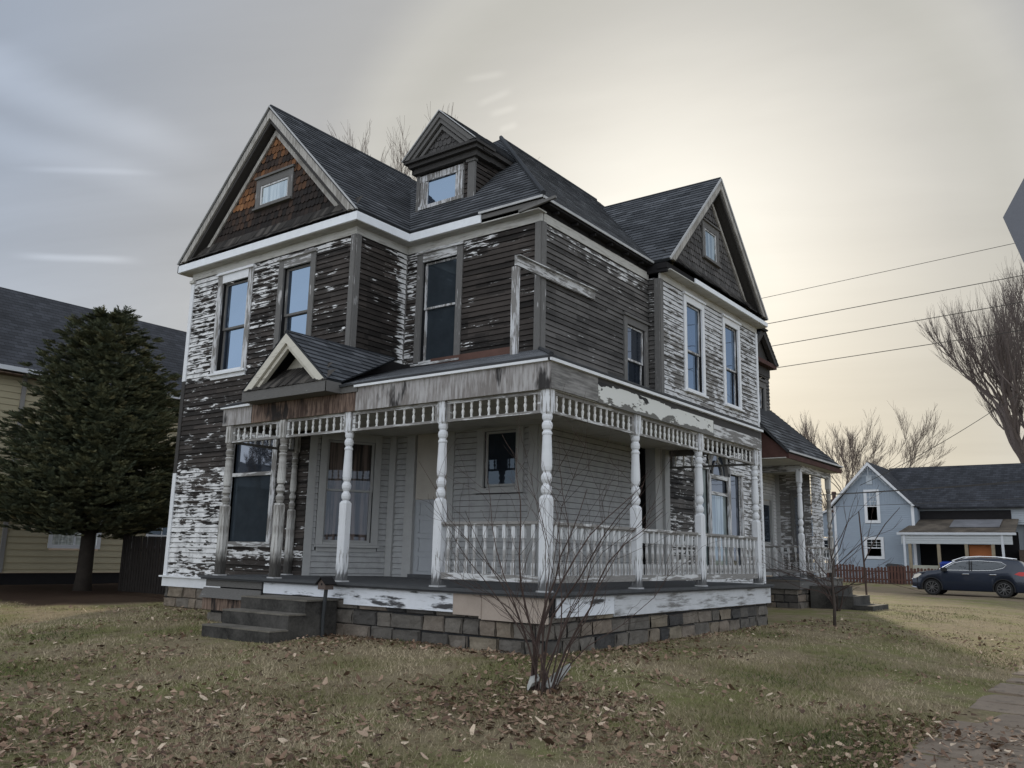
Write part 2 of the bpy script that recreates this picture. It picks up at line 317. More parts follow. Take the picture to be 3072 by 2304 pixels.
# ------------------------------------------------------------------ mesh helpers
SPLIT = {'transom_bar', 'window_rail', 'corner_board', 'fascia', 'soffit', 'frieze_board', 'porch_fascia', 'skirt_board', 'skirt_panel', 'rafters_and_shade', 'porch_beam', 'pilaster', 'porch_post', 'fence_post', 'rail', 'downspout', 'door_casing', 'drip_edge', 'water_table', 'door_pillar', 'flashing', 'deck_nosing', 'shingled_eave', 'light_block', 'wall_core'}
class MB:
    def __init__(s): s.v = []; s.f = []; s.w = []; s.t = []; s.m = []; s.tone = 0.0; s.mi = 0
    def vert(s, p, w=.5): s.v.append(tuple(p)); s.w.append(w); return len(s.v)-1
    def face(s, pts, w=.5, tone=None):
        ws = w if hasattr(w, '__len__') else [w]*len(pts)
        ids = [s.vert(p, x) for p, x in zip(pts, ws)]
        s.f.append(ids); s.t.append(s.tone if tone is None else tone); s.m.append(s.mi)
    def hexa(s, P, tone=None, w=.5):  # 8 pts: bottom 4 ccw, top 4 ccw
        for q in ((3, 2, 1, 0), (4, 5, 6, 7), (0, 1, 5, 4), (1, 2, 6, 5), (2, 3, 7, 6), (3, 0, 4, 7)):
            s.face([P[i] for i in q], w, tone)
    def box(s, x0, x1, y0, y1, z0, z1, tone=None, w=.5):
        s.hexa([(x0, y0, z0), (x1, y0, z0), (x1, y1, z0), (x0, y1, z0), (x0, y0, z1), (x1, y0, z1), (x1, y1, z1), (x0, y1, z1)], tone, w)
    def beam(s, a, b, wd, hd, upv=(0, 0, 1), tone=None):
        a = Vector(a); b = Vector(b); d = (b-a).normalized(); u = Vector(upv); r = d.cross(u).normalized(); u = r.cross(d)
        r = r*wd/2; u = u*hd/2
        s.hexa([a-r-u, a+r-u, b+r-u, b-r-u, a-r+u, a+r+u, b+r+u, b-r+u], tone)
    def slab(s, poly, nrm, th, tone=None):
        """polygon (list of pts) thickened downward along -nrm"""
        n = Vector(nrm).normalized(); lo = [Vector(p)-n*th for p in poly]
        s.face(poly, .5, tone); s.face(lo[::-1], .5, tone)
        k = len(poly)
        for i in range(k):
            j = (i+1) % k; s.face([poly[j], poly[i], lo[i], lo[j]], .5, tone)
    def tube(s, pts, rad, n=6, tone=None, cap=True):
        pts = [Vector(p) for p in pts]; k = len(pts)
        rad = rad if hasattr(rad, '__len__') else [rad]*k
        base = len(s.v); prev = None
        for i, p in enumerate(pts):
            d = (pts[min(i+1, k-1)]-pts[max(i-1, 0)])
            d = d.normalized() if d.length > 1e-9 else Vector((0, 0, 1))
            if prev is None: r = d.orthogonal().normalized()
            else:
                r = prev - d*prev.dot(d); r = r.normalized() if r.length > 1e-6 else d.orthogonal().normalized()
            prev = r; q = d.cross(r)
            for j in range(n):
                a = 2*math.pi*j/n; s.vert(p+(r*math.cos(a)+q*math.sin(a))*rad[i])
        for i in range(k-1):
            for j in range(n):
                a = base+i*n+j; b_ = base+i*n+(j+1) % n
                s.f.append([a, b_, b_+n, a+n]); s.t.append(s.tone if tone is None else tone); s.m.append(s.mi)
        if cap:
            s.f.append([base+j for j in range(n)][::-1]); s.f.append([base+(k-1)*n+j for j in range(n)])
            s.t += [s.tone if tone is None else tone]*2; s.m += [s.mi]*2
    def lathe(s, prof, cx=0, cy=0, n=14, z0=0):
        """prof: list of (z, r); r negative -> square section of that half width"""
        base = len(s.v)
        for z, r in prof:
            for j in range(n):
                a = 2*math.pi*(j+.5)/n; s.vert((cx+r*math.cos(a), cy+r*math.sin(a), z0+z))
        for i in range(len(prof)-1):
            for j in range(n):
                a = base+i*n+j; b_ = base+i*n+(j+1) % n
                s.f.append([a, b_, b_+n, a+n]); s.t.append(s.tone); s.m.append(s.mi)
        s.f.append([base+j for j in range(n)][::-1]); s.t.append(s.tone); s.m.append(s.mi)
        s.f.append([base+(len(prof)-1)*n+j for j in range(n)]); s.t.append(s.tone); s.m.append(s.mi)
    def build(s, name, mats, parent=None, smooth=False, org=None):
        if name in SPLIT and len(s.f) > 6 and len(s.f) % 6 == 0 and len(s.v) == 4*len(s.f):
            first = None
            for i in range(len(s.f)//6):
                q = MB(); q.v = s.v[i*24:i*24+24]; q.w = s.w[i*24:i*24+24]; q.t = s.t[i*6:i*6+6]; q.m = s.m[i*6:i*6+6]; q.f = [[k % 24 for k in f] for f in s.f[i*6:i*6+6]]
                if first is None: first = q.build(name, mats, parent, smooth, org)
                else: q.build(name, mats, parent, smooth, org)
            return first
        me = bpy.data.meshes.new(name)
        V = np.array(s.v, float)
        if org is None: org = world_org(parent)
        V = V-np.array(org)
        me.from_pydata(V.tolist(), [], s.f)
        finish(me, mats, s.w, s.t, s.m, smooth, org)
        o = bpy.data.objects.new(name, me); C.objects.link(o)
        if parent: o.parent = parent
        else: o.location = org
        return o
def world_org(p):
    if p is None: return (0, 0, 0)
    v = Vector((0, 0, 0))
    while p is not None: v += p.location; p = p.parent
    return tuple(v)
def finish(me, mats, w, t, mi, smooth, org):
    mats = mats if isinstance(mats, (list, tuple)) else [mats]
    for m_ in mats: me.materials.append(m_)
    n = len(me.polygons); me.update()
    nv = np.zeros(n*3); me.polygons.foreach_get('normal', nv); nv = nv.reshape(-1, 3)
    ls = np.zeros(n, int); me.polygons.foreach_get('loop_total', ls)
    lv = np.zeros(len(me.loops), int); me.loops.foreach_get('vertex_index', lv)
    co = np.zeros(len(me.vertices)*3); me.vertices.foreach_get('co', co); co = co.reshape(-1, 3)+np.array(org)
    pn = np.repeat(nv, ls, axis=0); P = co[lv]
    T = np.stack([-pn[:, 1], pn[:, 0], np.zeros(len(pn))], 1); L = np.linalg.norm(T, axis=1)
    flat = L < .02; T[flat] = (1, 0, 0); L[flat] = 1; T /= L[:, None]
    B = np.cross(pn, T); uv = np.stack([(P*T).sum(1), (P*B).sum(1)], 1)
    ul = me.uv_layers.new(name='UVMap'); ul.data.foreach_set('uv', uv.ravel())
    if w is not None:
        a = me.attributes.new('wear', 'FLOAT', 'POINT'); a.data.foreach_set('value', np.array(w, float))
    if t is not None:
        a = me.attributes.new('tone', 'FLOAT', 'FACE'); a.data.foreach_set('value', np.array(t, float))
    if mi is not None and len(mats) > 1: me.polygons.foreach_set('material_index', np.array(mi, int))
    if smooth: me.polygons.foreach_set('use_smooth', np.ones(n, bool))
    me.update()
def tag(o, label=None, cat=None, group=None, kind=None):
    for k, v in (('label', label), ('category', cat), ('group', group), ('kind', kind)):
        if v: o[k] = v
    return o
def thing(name, loc, label, cat, group=None):
    o = bpy.data.objects.new(name, None); C.objects.link(o); o.location = loc; o.empty_display_size = .2
    bpy.context.view_layer.update(); return tag(o, label, cat, group)

class Pl:
    """vertical wall plane: origin (x,y), unit direction of u, outward normal to the right of u when facing... n = given"""
    def __init__(s, x, y, ux, uy, nx, ny): s.o = Vector((x, y, 0)); s.u = Vector((ux, uy, 0)); s.n = Vector((nx, ny, 0))
    def p(s, u, z, n=0): q = s.o+s.u*u+s.n*n; return (q.x, q.y, z)
    def box(s, mb, u0, u1, z0, z1, n0, n1, tone=None, w=.5):
        P = [s.p(u0, z0, n1), s.p(u1, z0, n1), s.p(u1, z0, n0), s.p(u0, z0, n0), s.p(u0, z1, n1), s.p(u1, z1, n1), s.p(u1, z1, n0), s.p(u0, z1, n0)]
        if s.u.cross(s.n).z > 0: P = [P[i] for i in (1, 0, 3, 2, 5, 4, 7, 6)]
        mb.hexa(P, tone, w)
    def quad(s, mb, pts, w=.5, tone=None):
        q = [s.p(*a) for a in pts]
        if s.u.cross(s.n).z > 0:
            q = q[::-1]
            if hasattr(w, '__len__'): w = w[::-1]
        mb.face(q, w, tone)
YP = lambda y: Pl(0, y, 1, 0, 0, -1)      # plane facing -Y, u = x
XP = lambda x: Pl(x, 0, 0, 1, 1, 0)       # plane facing +X, u = y

SLIT = .0075  # gap shaped to bring out the shadow line under each board
def clap(mb, pl, u0, u1, z0, z1, holes=(), wear=.5, span=None, exp=EXPO, seg=.33):
    k0 = math.floor(z0/exp+1e-6); k1 = math.ceil(z1/exp-1e-6)
    wf = wear if callable(wear) else (lambda u, z: wear)
    for k in range(k0, k1):
        a, b = max(k*exp, z0), min((k+1)*exp, z1)
        if b-a < .01: continue
        s0, s1 = (u0, u1) if span is None else span((a+b)/2)
        if s1-s0 < .03: continue
        iv = [(s0, s1)]
        for (h0, h1, g0, g1) in holes:
            if g0 < (a+b)/2 < g1:
                nv = []
                for (p, q) in iv:
                    if h1 <= p or h0 >= q: nv.append((p, q)); continue
                    if h0 > p: nv.append((p, h0))
                    if h1 < q: nv.append((h1, q))
                iv = nv
        for (p, q) in iv:
            n = max(1, int((q-p)/seg)); jb = random.uniform(-.003, .004)
            for i in range(n):
                x0 = p+(q-p)*i/n; x1 = p+(q-p)*(i+1)/n
                w4 = [wf(x0, a), wf(x1, a), wf(x1, b), wf(x0, b)]
                nb = .030+jb; bs = b-SLIT if b-a > .05 else b; tp_ = .009+random.uniform(-.002, .002)
                pl.quad(mb, [(x0, a, nb), (x1, a, nb), (x1, bs, tp_), (x0, bs, tp_)], w4)
                pl.quad(mb, [(x0, a, -.02), (x1, a, -.02), (x1, a, nb), (x0, a, nb)], 1.0)  # underside set fully dark, painting the shade below the lap
            if b-a > .05: pl.quad(mb, [(p, b-SLIT-.004, -.022), (q, b-SLIT-.004, -.022), (q, b+.002, -.022), (p, b+.002, -.022)], 1.3)  # dark strip painting the shadow line under the next board
def back(mb, pl, u0, u1, z0, z1): pl.quad(mb, [(u0, z0, 0), (u1, z0, 0), (u1, z1, 0), (u0, z1, 0)])

def window(par, pl, u0, u1, z0, z1, cas=.115, glass=('glass', 'glass'), mt='trimV', mh='trimH', mid=None, cap=True, apron=True, sash='trimV', stile=.05, rec=.02):
    """u0..z1 outer edge of casing; sash window inside"""
    c = MB()
    pl.box(c, u0, u0+cas, z0, z1, 0, .045); pl.box(c, u1-cas, u1, z0, z1, 0, .045)
    o = c.build('window', M[mt], par)
    h = MB(); pl.box(h, u0+cas+.002, u1-cas-.002, z1-cas*1.15, z1, 0, .042)
    if cap: pl.box(h, u0-.03, u1+.03, z1+.002, z1+.045, 0, .085); pl.box(h, u0-.015, u1+.015, z1+.045, z1+.07, 0, .06)
    h.build('head_casing', M[mh], o)
    s = MB(); pl.box(s, u0-.02, u1+.02, z0-.045, z0-.002, 0, .10)
    if apron: pl.box(s, u0+.02, u1-.02, z0-.13, z0-.047, 0, .04)
    pl.box(s, u0+cas+.002, u1-cas-.002, z0, z0+.05, 0, .06)
    s.build('sill', M[mh], o)
    a, b = u0+cas+.002, u1-cas-.002; z0_, z1_ = z0+.052, z1-cas*1.15-.002
    mid = mid if mid is not None else (z0_+z1_)/2
    f = MB()
    for q0, q1, nn in ((mid-.02, z1_, -.0+rec), (z0_, mid+.02, -.035+rec)):
        pl.box(f, a, a+stile, q0, q1, nn-.03, nn); pl.box(f, b-stile, b, q0, q1, nn-.03, nn)
        pl.box(f, a+stile, b-stile, q0, q0+stile*.8, nn-.032, nn-.002); pl.box(f, a+stile, b-stile, q1-stile*.8, q1, nn-.032, nn-.002)
    f.build('sash', M[sash], o)
    for q0, q1, nn, g in ((mid+.01, z1_-.02, -.02+rec, glass[0]), (z0_+.02, mid-.01, -.055+rec, glass[1])):
        p = MB(); pl.quad(p, [(a+stile*.9, q0, nn), (b-stile*.9, q0, nn), (b-stile*.9, q1, nn), (a+stile*.9, q1, nn)])
        p.build('pane', M[g], o)
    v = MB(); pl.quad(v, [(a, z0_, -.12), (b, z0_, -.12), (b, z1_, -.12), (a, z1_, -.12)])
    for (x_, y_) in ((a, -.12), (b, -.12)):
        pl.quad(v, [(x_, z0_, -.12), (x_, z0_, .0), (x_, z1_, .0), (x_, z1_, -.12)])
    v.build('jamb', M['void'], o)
    return o
# ================================================================== the weathered house
H = thing('weathered_house', (-5, 3, .1), 'large two-storey wooden house with peeling paint, steep gables and a corner porch', 'house')
X0, YF, X1, YM, X3, Y4, XW, Y6 = -10.92, 1.54, -5.56, 2.98, -2.22, 7.10, -1.94, 12.79
ZS, ZE, ZB, ZD = 7.53, 7.74, .77, .90
F, Mn, Sd, Wg = YP(YF), YP(YM), XP(X3), XP(XW)
A = Vector((-6.49, 1.54, 0)); Bq = Vector((-5.75, 2.98, 0)); dl = (Bq-A).length; dd = (Bq-A)/dl
Dg = Pl(A.x, A.y, dd.x, dd.y, dd.y, -dd.x)
def cn(u, z, s=1.0): return mnoise.noise(Vector((u*s, z*s, 1.7)))
# --- front wing wall: wear by height and position, as on the photographed boards
def wear_front(u, z):
    if z > 5.0:
        w = .47 if u < -9.9 else .52 if u < -7.75 else .72
        if z > 7.15: w -= .30*(1 if u < -6.2 else .5)
        if u < -9.9 and z < 5.9: w -= .10
        if -8.7 < u < -7.7: w = .50+.14*max(0, min(1, (6.9-z)/1.5))
    elif z > 2.95: w = .69+.08*cn(u, z, 2)
    else:
        w = .48 if u < -8.9 else .72
        if z < 2.0 and u < -9: w -= .06
        if u > -8.9 and 1.2 < z < 1.32: w = .35
    return w+.10*cn(u, z, 1.3)
mb = MB()
hA = (-9.90, -8.66, 4.98, 7.30); hB = (-7.80, -6.66, 4.98, 7.26); hL = (-8.98, -7.42, 1.44, 3.58)
clap(mb, F, X0+.10, -6.49, ZB, 4.2, [hL], wear_front)
clap(mb, F, X0+.10, X1-.10, 4.2, 7.36, [hA, hB], wear_front)
mb.build('clapboard_wall', M['clapA'], H)
mb = MB()   # sides of wing above the porch, inner corner, main front
def wear_side1(u, z):
    w = .78
    if u > 2.55: w = .78-.55*(u-2.55)/.45
    if z > 7.2: w -= .12
    return w+.08*cn(u, z, 1.5)
clap(mb, XP(X1), YF+.10, YM, 4.6, 7.36, [], wear_side1)
hM = (-5.25, -4.05, 4.95, 7.32)
def wear_main(u, z):
    w = .78
    if u < -5.2: w = .56
    if z > 7.0 and u < -3.2: w = .58
    return w+.09*cn(u, z, 1.5)
clap(mb, Mn, X1, X3-.11, 4.7, 7.36, [hM], wear_main)
mb.build('clapboard_wall', M['clapA'], H)
mb = MB()
hS = (5.96, 7.04, 4.6, 6.36)
def wear_sd(u, z):
    w = .81
    if z > 6.6 and u > 4: w = .73-.10*(z-6.6)
    if z > 7.1: w -= .12
    return w+.12*cn(u, z, 1.1)
clap(mb, Sd, YM+.11, Y4, 4.6, 7.36, [hS], wear_sd)
clap(mb, YP(Y4), X3+.03, XW-.10, 4.6, 7.4, [], .72, seg=.15)
mb.build('clapboard_wall', M['clapS'], H)
mb = MB()
hC = (8.24, 9.38, 5.02, 7.35); hD = (10.45, 11.58, 5.02, 7.35)
def wear_wg(u, z):
    w = .39
    if 5.0 < z < 6.4: w = .47
    if z > 6.9: w = .31
    if z < 4.99: w = .36
    return w+.14*cn(u, z, .9)
clap(mb, Wg, Y4+.11, Y6-.10, 4.4, 7.36, [hC, hD], wear_wg)
mb.build('clapboard_wall', M['clapW'], H)
# --- first floor under the porch
mb = MB()
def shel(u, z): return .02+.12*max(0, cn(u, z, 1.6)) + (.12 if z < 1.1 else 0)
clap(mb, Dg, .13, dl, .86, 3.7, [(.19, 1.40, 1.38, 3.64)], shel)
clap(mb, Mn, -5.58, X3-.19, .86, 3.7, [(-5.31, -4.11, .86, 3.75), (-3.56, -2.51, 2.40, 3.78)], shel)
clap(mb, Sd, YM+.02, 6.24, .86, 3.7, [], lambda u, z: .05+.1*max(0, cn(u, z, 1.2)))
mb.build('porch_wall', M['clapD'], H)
mb = MB()
def wear_c(u, z):
    if z > 2.3 and u > 7.4: return .66+.15*cn(u, z, 1.4)-(.12 if z > 3.2 else 0)
    return .52+.2*cn(u, z, 1.4)
clap(mb, Sd, 6.24, 6.54, .86, 3.7, [], .35); mb.build('clapboard_wall', M['clapC'], H); mb = MB()
clap(mb, Wg, 7.42, 8.63, ZB, 3.9, [], wear_c)
mb.build('scorched_wall', M['clapC'], H)
mb = MB()
clap(mb, Wg, 8.63, Y6-.10, ZB, 4.39, [(8.60, 11.46, 1.10, 3.50), (9.34, 10.70, 1.0, 4.02)], lambda u, z: .42+.2*cn(u, z, 1.0))
mb.build('clapboard_wall', M['clapW'], H)
mb = MB(); Sd.quad(mb, [(6.54, .8, -.5), (6.87, .8, -.5), (6.87, 3.7, -.5), (6.54, 3.7, -.5)]); Sd.quad(mb, [(6.54, .8, -.5), (6.54, .8, 0), (6.54, 3.7, 0), (6.54, 3.7, -.5)])
Sd.quad(mb, [(6.87, .8, 0), (6.87, .8, -.5), (6.87, 3.7, -.5), (6.87, 3.7, 0)])
mb.build('open_doorway', M['void'], H)
mb = MB(); Wg.box(mb, 6.87, 7.19, .9, 3.66, -.25, -.02); Wg.box(mb, 7.19, 7.41, .9, 3.9, -.3, .04); mb.build('door_casing', M['greytrim'], H)
mb = MB(); Sd.box(mb, YM, Y4+.8, 3.70, 4.62, -.06, 0); Mn.box(mb, X1-.2, X3, 3.70, 4.7, -.06, -.002)
mb.build('wall_core', M['void'], H)
# plain walls closing the rear and left sides
mb = MB()
L_ = Pl(X0, 0, 0, 1, -1, 0); Bk = Pl(0, 13.7, 1, 0, 0, 1)
clap(mb, L_, YF, 13.7, .77, 7.4, [], .5, seg=1.2); clap(mb, Bk, X0, -3.0, .77, 7.4, [], .5, seg=1.2)
mb.build('clapboard_wall', M['clapW'], H)
mb = MB(); mb.box(X0+.5, -6.2, 2.4, 13.4, .9, 7.6); mb.box(-6.3, -2.7, 3.6, 12.6, .9, 7.6); mb.box(-6.3, -3.5, 12.6, 14.6, .9, 6.9); mb.build('light_block', M['void'], H)  # unseen dark boxes added inside to block sunlight from behind
# --- corner boards, friezes, water table
mb = MB()
F.box(mb, X0-.02, X0+.10, 5.0, 7.36, 0, .045); F.box(mb, X0-.02, X0+.10, ZB, 2.95, 0, .045)
Wg.box(mb, Y6-.10, Y6+.01, ZB, 7.36, 0, .045); Wg.box(mb, 12.65, 12.79, ZB, 7.36, -.05, 0)
mb.build('corner_board', M['white'], H)
mb = MB()
F.box(mb, X1-.10, X1+.02, 4.6, 7.36, 0, .045); XP(X1).box(mb, YF-.02, YF+.10, 4.6, 7.36, .02, .045)
Mn.box(mb, X3-.11, X3+.02, 4.7, 7.36, 0, .045); Sd.box(mb, YM-.02, YM+.11, 4.7, 7.36, .02, .045)
YP(Y4).box(mb, XW-.10, XW+.02, 4.6, 7.36, 0, .045); Wg.box(mb, Y4-.02, Y4+.11, 4.6, 7.36, .02, .045)
Mn.box(mb, X1-.005, X1+.03, 5.0, 7.36, .02, .05)
mb.build('corner_board', M['trimG'], H)
mb = MB(); F.box(mb, X0-.02, X0+.10, 2.952, 4.998, 0, .04); mb.build('corner_board', M['darkH'], H)
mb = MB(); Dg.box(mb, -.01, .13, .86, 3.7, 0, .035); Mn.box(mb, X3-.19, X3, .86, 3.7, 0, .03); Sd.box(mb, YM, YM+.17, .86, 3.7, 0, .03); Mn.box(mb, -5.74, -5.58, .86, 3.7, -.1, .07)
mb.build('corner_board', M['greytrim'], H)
mb = MB()
F.box(mb, X0-.02, X1+.03, 7.36, ZS, 0, .03); F.box(mb, X0-.03, X0+.14, 7.28, 7.34, .045, .09)
Mn.box(mb, X1-.02, X3+.03, 7.36, ZS, -.02, .03); Wg.box(mb, Y4-.02, Y6+.01, 7.36, ZS, 0, .03)
XP(X1).box(mb, YF, YM, 7.36, ZS, 0, .03); Sd.box(mb, YM, Y4, 7.36, ZS, 0, .03)
mb.build('frieze_board', M['soffit'], H)
mb = MB(); F.box(mb, X0-.06, -7.1, .74, .77, -.02, .12); F.box(mb, X0-.02, -7.1, .55, .738, -.02, .06)
mb.build('water_table', M['white'], H)

# --- windows
window(H, F, -9.90, -8.66, 5.05, 7.27, cas=.16, rec=-.06, stile=.06, glass=('glass', 'glass'), mt='trimV', mh='white', sash='trimG', mid=6.05)
window(H, F, -7.80, -6.66, 5.05, 7.22, cas=.15, rec=-.05, stile=.06, glass=('glass', 'glass'), mt='trimG', mh='trimH', sash='trimG', mid=6.05)
window(H, Mn, -5.25, -4.05, 5.0, 7.28, cas=.15, rec=-.05, stile=.05, glass=('glassM', 'glassM'), mt='trimG', mh='trimH', mid=6.15, apron=False)
window(H, Sd, 5.98, 7.03, 4.75, 6.30, cas=.13, rec=-.02, stile=.05, glass=('glassB', 'glassD'), mt='trimG', mh='trimGH', mid=5.42)
window(H, Wg, 8.26, 9.37, 5.08, 7.31, cas=.13, rec=-.03, stile=.05, glass=('glass', 'glass'), mt='white', mh='white', mid=6.05, apron=False)
window(H, Wg, 10.47, 11.57, 5.08, 7.31, cas=.13, rec=-.03, stile=.05, glass=('glass', 'glass'), mt='white', mh='white', mid=6.05, apron=False)
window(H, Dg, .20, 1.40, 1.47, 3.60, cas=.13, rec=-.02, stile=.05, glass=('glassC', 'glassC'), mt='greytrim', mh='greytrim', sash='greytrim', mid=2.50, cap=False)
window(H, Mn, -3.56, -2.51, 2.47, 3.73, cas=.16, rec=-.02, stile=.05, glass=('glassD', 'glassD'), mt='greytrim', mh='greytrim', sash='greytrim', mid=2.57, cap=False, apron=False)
# large front room window left of the porch
c = MB(); F.box(c, -8.98, -8.84, 1.50, 3.55, 0, .045); F.box(c, -7.56, -7.42, 1.50, 3.55, 0, .045)
bw = c.build('window', M['trimV'], H)
c = MB(); F.box(c, -9.0, -7.40, 3.552, 3.66, 0, .06); F.box(c, -9.0, -7.40, 1.40, 1.498, 0, .08); F.box(c, -8.838, -7.562, 2.80, 2.87, -.06, .02)
c.build('transom_bar', M['trimH'], bw)
for a, b_ in ((1.50, 2.80), (2.87, 3.55)):
    p = MB(); F.quad(p, [(-8.84, a, -.05), (-7.56, a, -.05), (-7.56, b_, -.05), (-8.84, b_, -.05)]); p.build('pane', M['glassM' if a < 2 else 'glassB'], bw)
# triple window with arch on the right wing
c = MB()
for a, b_ in ((8.62, 8.74), (9.40, 9.52), (10.53, 10.66), (11.34, 11.45)): Wg.box(c, a, b_, 1.20, 3.38, 0, .05)
tw = c.build('window', M['trimV'], H)
c = MB(); Wg.box(c, 8.58, 9.36, 3.38, 3.50, 0, .07); Wg.box(c, 10.68, 11.50, 3.38, 3.50, 0, .07); Wg.box(c, 8.58, 11.50, 1.10, 1.198, 0, .09)
Wg.box(c, 9.522, 10.528, 3.20, 3.30, -.03, .03); Wg.box(c, 9.522, 10.528, 2.83, 2.90, -.05, .02)
c.build('window_rail', M['trimH'], tw)
N_ = 18; cy_, cz_ = 10.03, 3.30
for rr, wd, n1_ in ((.60, .10, .05), (.32, .05, .0)):
    c = MB()
    for i in range(N_):
        a0, a1 = math.pi*i/N_, math.pi*(i+1)/N_
        q = [(cy_+r_*math.cos(a), cz_+r_*math.sin(a)*1.12) for a, r_ in ((a0, rr-wd), (a0, rr), (a1, rr), (a1, rr-wd))]
        Wg.quad(c, [(*q[k], n1_) for k in (0, 1, 2, 3)][::-1]); Wg.quad(c, [(*q[1], n1_), (*q[2], n1_), (*q[2], 0), (*q[1], 0)])
        Wg.quad(c, [(*q[3], n1_), (*q[0], n1_), (*q[0], -.06), (*q[3], -.06)])
    c.build('arch_head', M['trimG'], tw)
for (a, b_, z0_, z1_, g) in ((8.74, 9.40, 1.2, 3.38, 'glassL'), (9.52, 10.53, 1.2, 2.83, 'glassL'), (9.52, 10.53, 2.9, 3.2, 'glassB'), (10.66, 11.34, 1.2, 3.38, 'glassB')):
    p = MB(); Wg.quad(p, [(a, z0_, -.03), (b_, z0_, -.03), (b_, z1_, -.03), (a, z1_, -.03)]); p.build('pane', M[g], tw)
p = MB(); Wg.quad(p, [(10.03+.58*math.cos(math.pi*i/16), 3.30+.62*math.sin(math.pi*i/16), -.04) for i in range(17)]); p.build('pane', M['glassB'], tw)
# front door, lower half panelled, board over the upper half
d_ = MB(); Mn.box(d_, -5.09, -4.25, .96, 3.62, -.10, -.03)
for k, (a, b_) in enumerate(((1.02, 1.30), (1.38, 1.64), (1.72, 1.98), (2.06, 2.30))):
    for (p0, p1, q0, q1) in ((-4.97, -4.40, a, a+.02), (-4.97, -4.40, b_-.02, b_), (-4.97, -4.95, a, b_), (-4.42, -4.40, a, b_)): Mn.box(d_, p0, p1, q0, q1, -.03, -.015)
dr = d_.build('front_door', M['doorw'], H)
p = MB(); Mn.box(p, -5.07, -4.27, 2.35, 3.60, -.03, .0); p.build('tan_board', M['board'], dr)
p = MB(); p.mi = 0; p.lathe([(0, .03), (.03, .035), (.06, .02)], 0, 0, 10); 
for i in range(len(p.v)): x_, y_, z_ = p.v[i]; p.v[i] = (-4.33+x_, 2.98+.02-z_, 1.95+y_)
p.build('door_knob', M['metal'], dr)
c = MB(); Mn.box(c, -5.31, -5.09, .90, 3.62, -.1, .045); Mn.box(c, -4.25, -4.10, .90, 3.62, -.1, .045); Mn.box(c, -5.33, -4.08, 3.62, 3.76, -.05, .05)
c.build('door_frame', M['greytrim'], H)
c = MB(); Mn.box(c, -5.1, -4.2, .90, .96, -.1, .10); c.build('threshold', M['deck'], H)

# --- roofs
def rfpoly(par, poly, mt='roof', th=.05, name='roof', row=.155, lf=1.0):
    a, b_, c_ = [Vector(q) for q in poly[:3]]; n = (b_-a).cross(c_-a)
    if n.z < 0: poly = poly[::-1]; n = -n
    m_ = MB(); m_.slab(poly, n, th)
    if mt in ('roof', 'roofB', 'roofP') and row: courses(m_, poly, n.normalized(), row, .33, lf)
    return m_.build(name, M[mt], par)
def clip2(P, ax, lim, keep):
    out = []
    for i in range(len(P)):
        a, b_ = P[i], P[(i+1) % len(P)]; da, db = (a[ax]-lim)*keep, (b_[ax]-lim)*keep
        if da >= 0: out.append(a)
        if da*db < 0: t_ = da/(da-db); out.append((a[0]+(b_[0]-a[0])*t_, a[1]+(b_[1]-a[1])*t_))
    return out
def courses(mb, poly, n, row, wd=.33, lf=1.0):
    """individual shingles laid in courses over a roof plane"""
    T = Vector((-n.y, n.x, 0)).normalized(); Bv = n.cross(T); O = Vector(poly[0])
    P = [((Vector(p)-O).dot(T), (Vector(p)-O).dot(Bv)) for p in poly]
    v0 = min(p[1] for p in P); v1 = max(p[1] for p in P); k = 0
    while v0+k*row < v1-.01:
        a, b_ = v0+k*row, v0+(k+1)*row; Q = clip2(clip2(P, 1, a, 1), 1, b_, -1); k += 1
        if len(Q) < 3: continue
        u0 = min(p[0] for p in Q); u1 = max(p[0] for p in Q); off = (k % 2)*wd/2+(k % 3)*.03; u = math.floor(u0/wd)*wd-off
        while u < u1:
            S_ = clip2(clip2(Q, 0, u+.002, 1), 0, u+wd-.002, -1); u += wd
            if len(S_) < 3: continue
            jl = random.uniform(-.003, .005); up3 = lambda q, e: O+T*q[0]+Bv*q[1]+n*e
            L_ = [(.004+(.019+jl)*lf*(1-(q[1]-a)/row)) for q in S_]; t = min(1, max(0, random.gauss(.5, .2)+.25*mnoise.noise(Vector((u*.35, a*.35, 2)))))
            mb.face([up3(q, l) for q, l in zip(S_, L_)], .5, t)
            for i in range(len(S_)):
                q, r = S_[i], S_[(i+1) % len(S_)]
                if abs(q[1]-a) < 1e-5 and abs(r[1]-a) < 1e-5: mb.face([up3(q, 0), up3(r, 0), up3(r, .004+(.019+jl)*lf), up3(q, .004+(.019+jl)*lf)], .5, t*.6)
RX, PY, PZ = -5.90, 6.45, 11.54
def flare(E0, E1, R0, R1, k=.12):
    """slope with a gentle bell-cast at the eave: two polygons"""
    f = .16
    m0 = Vector(E0).lerp(Vector(R0), f)-Vector((0, 0, k)); m1 = Vector(E1).lerp(Vector(R1), f)-Vector((0, 0, k))
    return [E0, E1, m1, m0], [m0, m1, R1, R0]
Exl, Exr, Eyf, Eym, Exm, Eyr0, Exw, Eyr1 = -11.21, -5.30, 1.28, 2.73, -2.02, 7.00, -1.62, 12.87
rfpoly(H, [(Exm, Eym, ZE), (Exm, 14.0, ZE), (RX, 11., PZ), (RX, PY, PZ)], 'roofB', lf=.5)
rfpoly(H, [(-9.8, Eym, ZE), (Exm, Eym, ZE), (RX, PY, PZ)])
rfpoly(H, [(-9.8, Eym, ZE), (RX, PY, PZ), (RX, 11, PZ), (-9.8, 14.0, ZE)])
rfpoly(H, [(Exm, 14.0, ZE), (-9.8, 14.0, ZE), (RX, 11, PZ)])
FX, FZ = -8.25, 10.78
